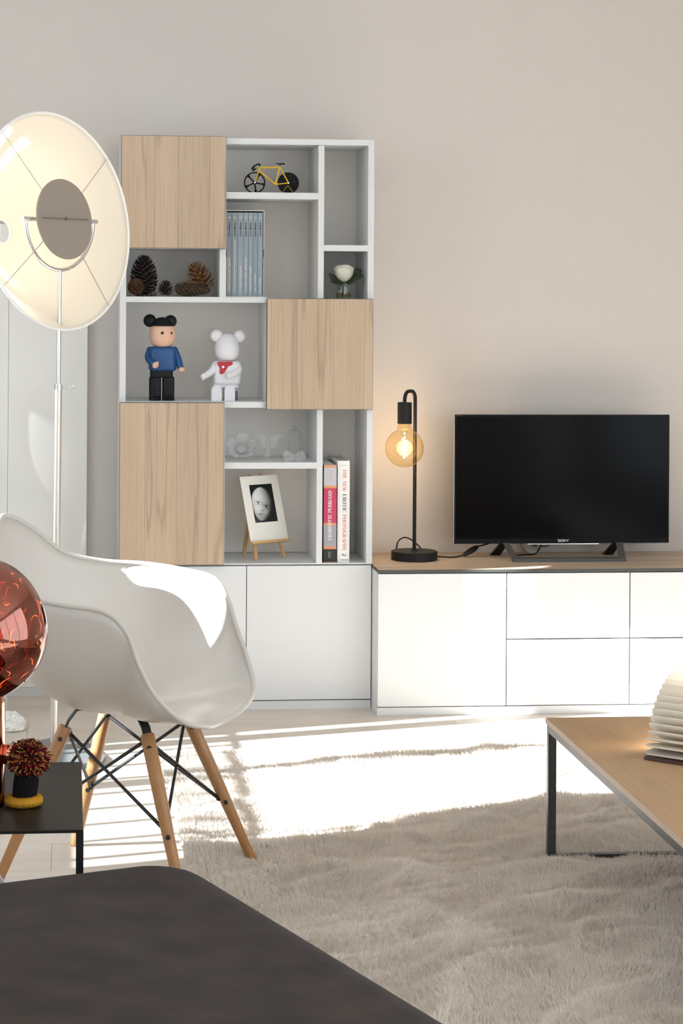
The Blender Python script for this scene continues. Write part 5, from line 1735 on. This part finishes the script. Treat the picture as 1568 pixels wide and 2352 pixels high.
# ------------------------------------------------------------------ pine cones
ZPc = z_long_t + 0.0004
CONE_D = mat('dark_pine_scale', srgb(46, 34, 29), 0.7, var=(120, 0.25))
CONE_B = mat('brown_pine_scale', srgb(94, 62, 41), 0.65, var=(120, 0.3))
CONE_G = mat('golden_pine_scale', srgb(138, 95, 54), 0.6, var=(120, 0.3))
CONE_S = mat('grey_brown_pine_scale', srgb(80, 61, 45), 0.65, var=(120, 0.3))
def pine_cone(name_label, base, ax, length, rmax, n, m, open_=0.5, scale_len=0.5, tipw=0.22, shape=1.0, core=0.45, seed=0, tip_m=None):
    """base = butt end; ax = direction to the tip"""
    rr_ = random.Random(seed)
    base, ax = Vector(base), Vector(ax).normalized()
    u = ax.orthogonal().normalized()
    w = ax.cross(u)
    t_ = thing('pine_cone', base, name_label, 'pine cone', 'pine cones in the bookcase')
    radius = lambda q: rmax * (math.sin(PI * min(1, 0.12 + 0.86 * q ** shape)) ** 0.75)
    prof = [(max(core * radius(k / 12), 0.0006), length * k / 12 * 0.94) for k in range(13)]
    G().lathe(prof, base, 16, ax, cap=True).build('core', m, t_, True, angle=0)
    sg = G()
    for k in range(n):
        q = (k + 0.5) / n
        q = q ** 0.92
        a = k * 2.39996
        rd = (u * math.cos(a) + w * math.sin(a))
        td = ax.cross(rd)
        R_ = radius(q)
        op = open_ * (1.25 - 0.9 * q)                     # opening against the axis
        dirv = (rd * math.sin(op) + ax * math.cos(op)).normalized()
        root = base + ax * (length * 0.94 * q - R_ * 0.25) + rd * core * R_ * 0.8
        L_ = R_ * scale_len * rr_.uniform(0.92, 1.1) + 0.002
        want = (R_ - core * R_ * 0.8) / max(math.sin(op), 0.3)
        L_ = min(max(L_, want), want * 1.15)
        nv = dirv.cross(td).normalized()
        wd_ = max(R_ * tipw, 0.0016)
        th_ = wd_ * 0.30
        A_ = root
        B_ = root + dirv * L_ * 0.62
        C_ = root + dirv * L_ - nv * th_ * 0.5
        out = -nv if nv.dot(ax) > 0 else nv
        v = [A_ - td * wd_ * 0.35, A_ + td * wd_ * 0.35,
             B_ - td * wd_ + out * 0, B_ + td * wd_, C_ - td * wd_ * 0.45, C_ + td * wd_ * 0.45,
             B_ - td * wd_ * 0.9 + out * th_, B_ + td * wd_ * 0.9 + out * th_, C_ - td * wd_ * 0.4 + out * th_ * 1.2, C_ + td * wd_ * 0.4 + out * th_ * 1.2,
             (B_ + C_) / 2 + out * th_ * 1.9]
        sg.add(v, [(0, 1, 3, 2), (2, 3, 5, 4), (0, 6, 7, 1), (0, 2, 6), (1, 7, 3), (6, 8, 10), (7, 10, 9), (6, 10, 7), (8, 9, 10), (2, 4, 8, 6), (3, 7, 9, 5), (4, 5, 9, 8)])
    sg.build('scales', tip_m or m, t_, False, 'stuff')
    return t_
pyc = YS + 0.10
q = at(331, 660, Y=pyc)
pine_cone('large dark upright pine cone beside the shelf side', (q.x, pyc, ZPc + 0.004), (-0.02, 0, 1), 0.138, 0.044, 150, CONE_D, 1.25, 0.6, 0.26, 0.95, 0.5, 1)
q = at(306, 660, Y=YS + 0.035)
pine_cone('brown pine cone in front of the large dark upright cone', (q.x + 0.010, YS + 0.056, ZPc + 0.026), (-0.05, -0.85, 0.35), 0.045, 0.026, 80, CONE_B, 1.15, 0.7, 0.24, 0.8, 0.45, 2)
q = at(379, 662, Y=YS + 0.06)
pine_cone('small dark round pine cone standing between the larger ones', (q.x, YS + 0.06, ZPc + 0.007), (0.05, -0.15, 1), 0.046, 0.0225, 60, CONE_D, 1.1, 0.7, 0.27, 0.85, 0.45, 3)
q0, q1 = at(402, 664, Y=YS + 0.045), at(486, 665, Y=YS + 0.045)
pine_cone('long grey-brown pine cone lying on its side under the golden one', (q0.x, YS + 0.05, ZPc + 0.0265), (1, -0.04, -0.05), (q1 - q0).length * 1.0, 0.0225, 150, CONE_S, 0.60, 0.9, 0.28, 0.62, 0.62, 4)
q0 = at(462, 648, Y=YS + 0.09)
pine_cone('open golden pine cone leaning on the long lying cone', (q0.x + 0.012, YS + 0.108, ZPc + 0.022), (-0.36, -0.05, 0.86), 0.098, 0.042, 78, CONE_G, 1.15, 0.8, 0.20, 0.8, 0.35, 5)
q = at(353, 674, Y=YS + 0.04)
nt_ = thing('round_nut', (q.x, YS + 0.04, ZPc), 'little round brown nut lying beside the small dark pine cone', 'nut')
G().ball((q.x, YS + 0.04, ZPc + 0.0092), 0.010, 0.010, 0.0092, 18, 12).build('shell', mat('nut_shell', srgb(88, 66, 50), 0.7), nt_, True, angle=0)

# ------------------------------------------------------------------ two toy figures (plain)
ZT2 = z_rob_t + 0.0003
ty = YS + 0.10
TU = 7.13 / FPX
tp_ = lambda px, py, dy=0.0: at(px, py, Y=ty + dy)
def toy(label, body_m, leg_m, head_m, ear_m, hand_m, cxpx, foot_y, head_c, head_r, ears, torso, face, legs_fn, arms, extra=None):
    base = tp_(cxpx, foot_y)
    t_ = thing('toy_figure', (base.x, ty, ZT2), label, 'toy')
    dz0 = ZT2 - base.z
    Q = lambda px, py, dy=0.0: tp_(px, py, dy) + Vector((0, 0, dz0))
    hx, hy, hr, hh = head_c[0], head_c[1], head_r[0], head_r[1]
    hc = Q(hx, hy)
    prof = []
    for k in range(25):
        a = -PI / 2 + PI * k / 24
        z = math.sin(a)
        wdt = math.cos(a) ** 0.72 * (1.0 - 0.13 * z)
        prof.append((max(hr * TU * wdt, 1e-5), hh * TU * z))
    hd = G().lathe(prof, hc, 40, (0, 0, 1), sx=1.0, sy=0.92, xdir=(1, 0, 0)).build('head', head_m, t_, True, angle=0)
    for ex_, ey_, er in ears:
        p = Q(ex_, ey_)
        G().ball(p, er * TU, er * TU * 0.62, er * TU, 28, 14).build('ear', ear_m, t_, True, angle=0)
    x0_, x1_, yt, yb_ = torso
    p0, p1 = Q(x0_, yb_), Q(x1_, yt)
    tor = G().rbox(((p0.x + p1.x) / 2, ty, p0.z), (1, 0, 0), (0, 1, 0), p1.x - p0.x, 0.062, p1.z - p0.z, 0.022, 0.012, 0.010, nc=6, nr=5).build('torso', body_m, t_, True, angle=0)
    for am, hm, pts in arms:
        pp = [Q(a, b, d) for a, b, d, r in pts]
        rr2 = [r * TU for a, b, d, r in pts]
        n_ = len(pp)
        cc = catmull(pp, 6)
        cr_ = [rr2[min(int(i / 6), n_ - 2)] * (1 - (i / 6) % 1) + rr2[min(int(i / 6) + 1, n_ - 1)] * ((i / 6) % 1) if i < 6 * (n_ - 1) else rr2[-1] for i in range(len(cc))]
        arm = G().tube(cc, cr_, 18)
        arm.ball(cc[0], cr_[0], n=18, m=10)
        arm = arm.build('arm', am, t_, True, angle=0)
        d_ = (pp[-1] - pp[-2]).normalized()
        hb_ = pp[-1] + d_ * 3.5 * TU
        hr2 = pts[-1][3] * 0.98 * TU
        hand = G().tube([pp[-1] - d_ * 1 * TU, pp[-1] + d_ * 1.5 * TU, hb_, hb_ + d_ * 4.0 * TU, hb_ + d_ * 6.5 * TU, hb_ + d_ * 7.2 * TU], [hr2 * 0.8, hr2, hr2 * 1.08, hr2 * 0.95, hr2 * 0.6, hr2 * 0.1], 14)
        gp_ = d_.cross(Vector((0, 1, 0.2))).normalized()
        hand.ball(hb_ + gp_ * hr2 * 0.9 + d_ * 3 * TU, hr2 * 0.42, n=10, m=6)
        hand.build('hand', hm, arm, True, angle=0)
    legs_fn(t_, Q, leg_m)
    for px, py, r in face:
        p = Q(px, py)
        # find the front of the head there
        dxn = (p.x - hc.x) / (hr * TU)
        dzn = (p.z - hc.z) / (hh * TU)
        wdt = (max(1 - dzn * dzn, 0.01) ** 0.5) ** 0.72 * (1.0 - 0.13 * dzn)
        yy = ty - 0.92 * hr * TU * math.sqrt(max(wdt * wdt - dxn * dxn, 0.02))
        G().ball((p.x, yy, p.z), r * TU, 0.0012, r * TU, 16, 8).build('eye', BLACKP, hd, True, angle=0)
    if extra:
        extra(t_, Q, hd, tor)
    return t_
SKIN = mat('peach_plastic', srgb(228, 184, 156), 0.3)
BLUE = mat('blue_plastic', srgb(24, 76, 132), 0.35)
TBLK = mat('glossy_black_plastic', srgb(17, 16, 18), 0.4, spec=0.25)
TWHT = mat('glossy_white_plastic', srgb(236, 233, 236), 0.25)
TRED = mat('red_plastic', srgb(190, 30, 46), 0.35)
def legs_stand(t_, Q, m):
    p0, p1 = Q(344.5, 866), Q(396.5, 850)
    G().rbox(((p0.x + p1.x) / 2, ty, p0.z), (1, 0, 0), (0, 1, 0), p1.x - p0.x, 0.05, p1.z - p0.z + 0.004, 0.012, 0.004).build('hips', m, t_, True, angle=0)
    for xa_, xb_ in ((342, 369.5), (372.5, 400)):
        a, b = Q(xa_, 918), Q(xb_, 862)
        lg = G().rbox(((a.x + b.x) / 2, ty, ZT2), (1, 0, 0), (0, 1, 0), b.x - a.x, 0.044, b.z - ZT2, 0.009, 0.010, 0.002).build('leg', m, t_, True, angle=0)
        G().ball(((a.x + b.x) / 2 + 0.004, ty - 0.023, ZT2 + 0.0075), 0.0135, 0.016, 0.0072, 20, 10).build('shoe', m, lg, True, angle=0)
def blue_extra(t_, Q, hd, tor):
    # smooth black cap over the crown of the head, black collar, belt
    hc = Q(373, 763.5)
    rows = []
    for k in range(13):
        a = math.radians(26) + (PI / 2 - math.radians(26)) * k / 12
        z = math.sin(a)
        wdt = math.cos(a) ** 0.72 * (1 - 0.13 * z)
        rows.append((max(31.0 * TU * wdt, 1e-5), 36.2 * TU * z))
    G().lathe(rows, hc, 40, (0, 0, 1), sx=1.0, sy=0.94, xdir=(1, 0, 0)).build('cap', TBLK, hd, True, angle=0)
    p = Q(375, 797)
    G().lathe([(0.017, -0.002), (0.018, 0.0015), (0.014, 0.005)], p, 30, (0, 0, 1)).build('collar', TBLK, tor, True)
toy('toy figure with round black ears, blue top and black legs standing on the shelf', BLUE, TBLK, SKIN, TBLK, SKIN, 371, 918, (373, 763.5), (30, 35),
    [(344, 735.5, 15), (391.5, 737, 14.5)], (341, 405, 795, 851), [(371.5, 763.5, 3.6), (392, 764, 3.2)], legs_stand,
    [(BLUE, SKIN, [(344.5, 803, 0.0, 8.0), (340.5, 820, -0.010, 8.5), (349, 833, -0.030, 8.3), (354, 836, -0.036, 8.0)]),
     (BLUE, SKIN, [(400, 803, 0.0, 8.5), (408, 822, -0.006, 8.3), (414, 842, -0.014, 7.6), (415, 845, -0.016, 7.2)])], blue_extra)
def legs_sit(t_, Q, m):
    p0, p1 = Q(489, 890), Q(547, 884)
    a0, a1 = Q(490, 893), Q(548, 878)
    G().rbox(((a0.x + a1.x) / 2, ty + 0.005, a0.z), (1, 0, 0), (0, 1, 0), a1.x - a0.x, 0.055, a1.z - a0.z, 0.015, 0.006).build('hips', m, t_, True, angle=0)
    for xa_, xb_ in ((483.5, 507), (513, 537)):
        a, b = Q(xa_, 920), Q(xb_, 885)
        w = b.x - a.x
        h = b.z - ZT2
        poly = [(-w / 2, 0.0), (w / 2, 0.0)] + [(w / 2 * math.cos(q_), h - w / 2 + w / 2 * math.sin(q_)) for q_ in [PI * k / 14 for k in range(15)]]
        G().prism(poly, ((a.x + b.x) / 2, ty - 0.050, ZT2), (1, 0, 0), (0, 0, 1), (0, 1, 0), 0.058).build('leg', m, t_)
    s0_, s1_ = Q(520, 918), Q(543, 892)
    G().rbox(((s0_.x + s1_.x) / 2 + 0.004, ty + 0.018, ZT2), (1, 0, 0), (0, 1, 0), 0.036, 0.03, 0.03, 0.006, 0.004).build('seat_block', mat('grey_green_block', srgb(120, 128, 124), 0.6), t_, True)
def white_extra(t_, Q, hd, tor):
    n0 = Q(516, 836)
    rows = []
    for i in range(9):
        a = PI + PI * i / 8
        rows.append(a)
    y = ty - 0.0325
    poly = [(497.5, 831), (533, 831), (532, 838), (522, 842), (514, 856), (508, 860), (502, 858.5), (503, 845), (498, 838)]
    pts = [Q(a, b) for a, b in poly]
    c_ = pts[0]
    G().prism([(p.x - c_.x, p.z - c_.z) for p in pts], (c_.x, y, c_.z), (1, 0, 0), (0, 0, 1), (0, 1, 0), 0.004).build('scarf', TRED, tor)
    p = Q(522, 832)
    G().lathe([(0.0225, -0.003), (0.024, 0.0005), (0.020, 0.004)], p, 30, (0, 0, 1)).build('scarf_collar', TRED, tor, True)
    b_ = Q(510.5, 843)
    G().lathe([(0, 0.0018), (0.0035, 0.0012), (0.0052, 0.0)], (b_.x, y - 0.0002, b_.z), 6, (0, -1, 0)).build('scarf_clasp', CHROME, tor)
toy('white toy figure with round ears and red scarf sitting on the shelf', TWHT, TWHT, TWHT, TWHT, TWHT, 516, 920, (521.5, 798.5), (28.5, 32.5),
    [(497, 772, 14.5), (550, 773, 14)], (489, 553, 830, 884), [], legs_sit,
    [(TWHT, TWHT, [(496, 838, -0.004, 8.5), (486, 853, -0.018, 8.2), (474, 862, -0.032, 7.4), (470, 864, -0.036, 7.0)]),
     (TWHT, TWHT, [(544, 838, -0.002, 9.5), (547, 852, -0.024, 9.0), (534, 861, -0.042, 8.0), (529, 862, -0.046, 7.4)])], white_extra)

# ------------------------------------------------------------------ shaggy rug
RX0, RX1, RY0, RY1 = 0.280, 2.85, 2.45, 6.425
rs = np.random.default_rng(11)
LAT = rs.random((6, 64, 64))
def vnoise(x, y, k=0):
    """smooth value noise, about 0..1, tiling every 64"""
    xi, yi = np.floor(x).astype(int), np.floor(y).astype(int)
    fx, fy = x - xi, y - yi
    fx, fy = fx * fx * (3 - 2 * fx), fy * fy * (3 - 2 * fy)
    T = LAT[k]
    a, b = T[yi % 64, xi % 64], T[yi % 64, (xi + 1) % 64]
    c, d = T[(yi + 1) % 64, xi % 64], T[(yi + 1) % 64, (xi + 1) % 64]
    return (a * (1 - fx) + b * fx) * (1 - fy) + (c * (1 - fx) + d * fx) * fy
def rug_h(x, y):
    wx = x + 0.16 * (vnoise(x * 2.3, y * 2.3, 0) - 0.5)
    wy = y + 0.22 * (vnoise(x * 2.0 + 9, y * 2.6, 1) - 0.5)
    ridge = lambda q: (1 - np.abs(2 * q - 1)) ** 2
    fold = ridge(vnoise(wx * 2.0 + 4, wy * 5.2 - wx * 2.2, 2))
    fold2 = ridge(vnoise(wx * 4.5, wy * 11.0 - wx * 5.0, 3))
    calm = 0.30 + 0.70 * np.clip((5.9 - y) / 1.2, 0, 1)
    calm = calm * (1 - 0.55 * np.exp(-((y - 5.10) / 0.09) ** 2) * (x > 1.05))
    return 0.003 + calm * (0.040 * fold + 0.024 * fold2)
nx, ny = 150, 230
gx_, gy_ = np.meshgrid(np.linspace(RX0 + 0.004, RX1, nx), np.linspace(RY0, RY1 - 0.004, ny))
gz_ = rug_h(gx_, gy_)
RUGM = mixed('rug_pile', srgb(236, 228, 219), (1, 1, 1, 1), 0.0, 0.95, 0.05, translucent=0.30)
rug = thing('rug', ((RX0 + RX1) / 2, (RY0 + RY1) / 2, 0), 'large rumpled pale grey shaggy rug on the oak floor', 'rug')
V = np.stack([gx_.ravel(), gy_.ravel(), gz_.ravel()], 1)
idx = np.arange(nx * ny).reshape(ny, nx)
Fq = np.stack([idx[:-1, :-1], idx[:-1, 1:], idx[1:, 1:], idx[1:, :-1]], -1).reshape(-1, 4)
me = bpy.data.meshes.new('backing')
me.from_pydata(V.tolist(), [], Fq.tolist())
me.materials.append(RUGM)
me.shade_smooth()
link('backing', me, rug)
def pile(n, x0, x1, y0, y1, width, seed):
    r = np.random.default_rng(seed)
    x, y = r.uniform(x0, x1, n), r.uniform(y0, y1, n)
    keep = (y < RY1 - 0.004 - 0.02 * vnoise(x * 14, x * 0 + 3, 4)) & (x > RX0 + 0.016 * vnoise(y * 14, y * 0 + 7, 4))
    x, y = x[keep], y[keep]
    n = len(x)
    z = rug_h(x, y)
    e_ = 0.006
    gxx, gyy = (rug_h(x + e_, y) - z) / e_, (rug_h(x, y + e_) - z) / e_
    ang = 2 * PI * 1.3 * vnoise(x * 2.6 + 3, y * 3.4, 5) - 1.2
    la = 0.30 + 0.45 * vnoise(x * 9, y * 9, 0)
    lx, ly = np.cos(ang) * la - 0.5 * gxx, np.sin(ang) * la - 0.5 * gyy
    # tufts: neighbouring strands lean together
    t1 = 2 * PI * vnoise(x * 62, y * 62, 1) * 1.5
    lx += 0.35 * np.cos(t1) + r.normal(0, 0.30, n)
    ly += 0.35 * np.sin(t1) + r.normal(0, 0.30, n)
    cs = 0.014                                           # tufts draw their tips together
    ci, cj = np.floor(x / cs), np.floor(y / cs)
    jx, jy = LAT[4][(cj % 64).astype(int), (ci % 64).astype(int)], LAT[5][(cj % 64).astype(int), (ci % 64).astype(int)]
    lx += ((ci + 0.2 + 0.6 * jx) * cs - x) / 0.016 * 0.8
    ly += ((cj + 0.2 + 0.6 * jy) * cs - y) / 0.016 * 0.8
    L = r.uniform(0.011, 0.021, n) * (0.60 + 0.85 * vnoise(x * 16 + 5, y * 22, 3)) * (0.85 + 0.3 * vnoise(x * 30, y * 30, 2))
    nrm = np.sqrt(lx * lx + ly * ly + 1)
    d = np.stack([lx / nrm, ly / nrm, 1 / nrm], 1)
    d0 = np.stack([lx * 0.45, ly * 0.45, np.ones(n)], 1)
    d0 /= np.linalg.norm(d0, axis=1)[:, None]
    a = r.uniform(0, 2 * PI, n)
    s_ = np.stack([np.cos(a), np.sin(a), np.zeros(n)], 1) * (width / 2)
    p0 = np.stack([x, y, z - 0.001], 1)
    p1 = p0 + d0 * (L * 0.5)[:, None]
    p2 = p1 + (d * 0.8 + d0 * 0.0 + np.array([0, 0, -0.12])) * (L * 0.55)[:, None]
    VV = np.stack([p0 - s_, p0 + s_, p1 + s_ * 0.85, p1 - s_ * 0.85, p2], 1).reshape(-1, 3)
    VV[:, 2] = np.maximum(VV[:, 2], 0.0012)
    b = np.arange(n) * 5
    loops = np.stack([b, b + 1, b + 2, b + 3, b + 3, b + 2, b + 4], 1).ravel()
    st_ = np.stack([np.arange(n) * 7, np.arange(n) * 7 + 4], 1).ravel()
    me = bpy.data.meshes.new('pile')
    me.vertices.add(len(VV))
    me.vertices.foreach_set('co', VV.astype(np.float32).ravel())
    me.loops.add(len(loops))
    me.loops.foreach_set('vertex_index', loops.astype(np.int32))
    me.polygons.add(len(st_))
    me.polygons.foreach_set('loop_start', st_.astype(np.int32))
    me.polygons.foreach_set('use_smooth', np.ones(len(st_), bool))
    me.update(calc_edges=True)
    me.materials.append(RUGM)
    return link('pile', me, rug, 'stuff')
pile(740000, RX0, 2.15, 3.30, RY1, 0.0017, 1)
pile(30000, RX0, RX1, RY0, 3.30, 0.0045, 2)
pile(30000, 2.15, RX1, 3.30, RY1, 0.0045, 3)
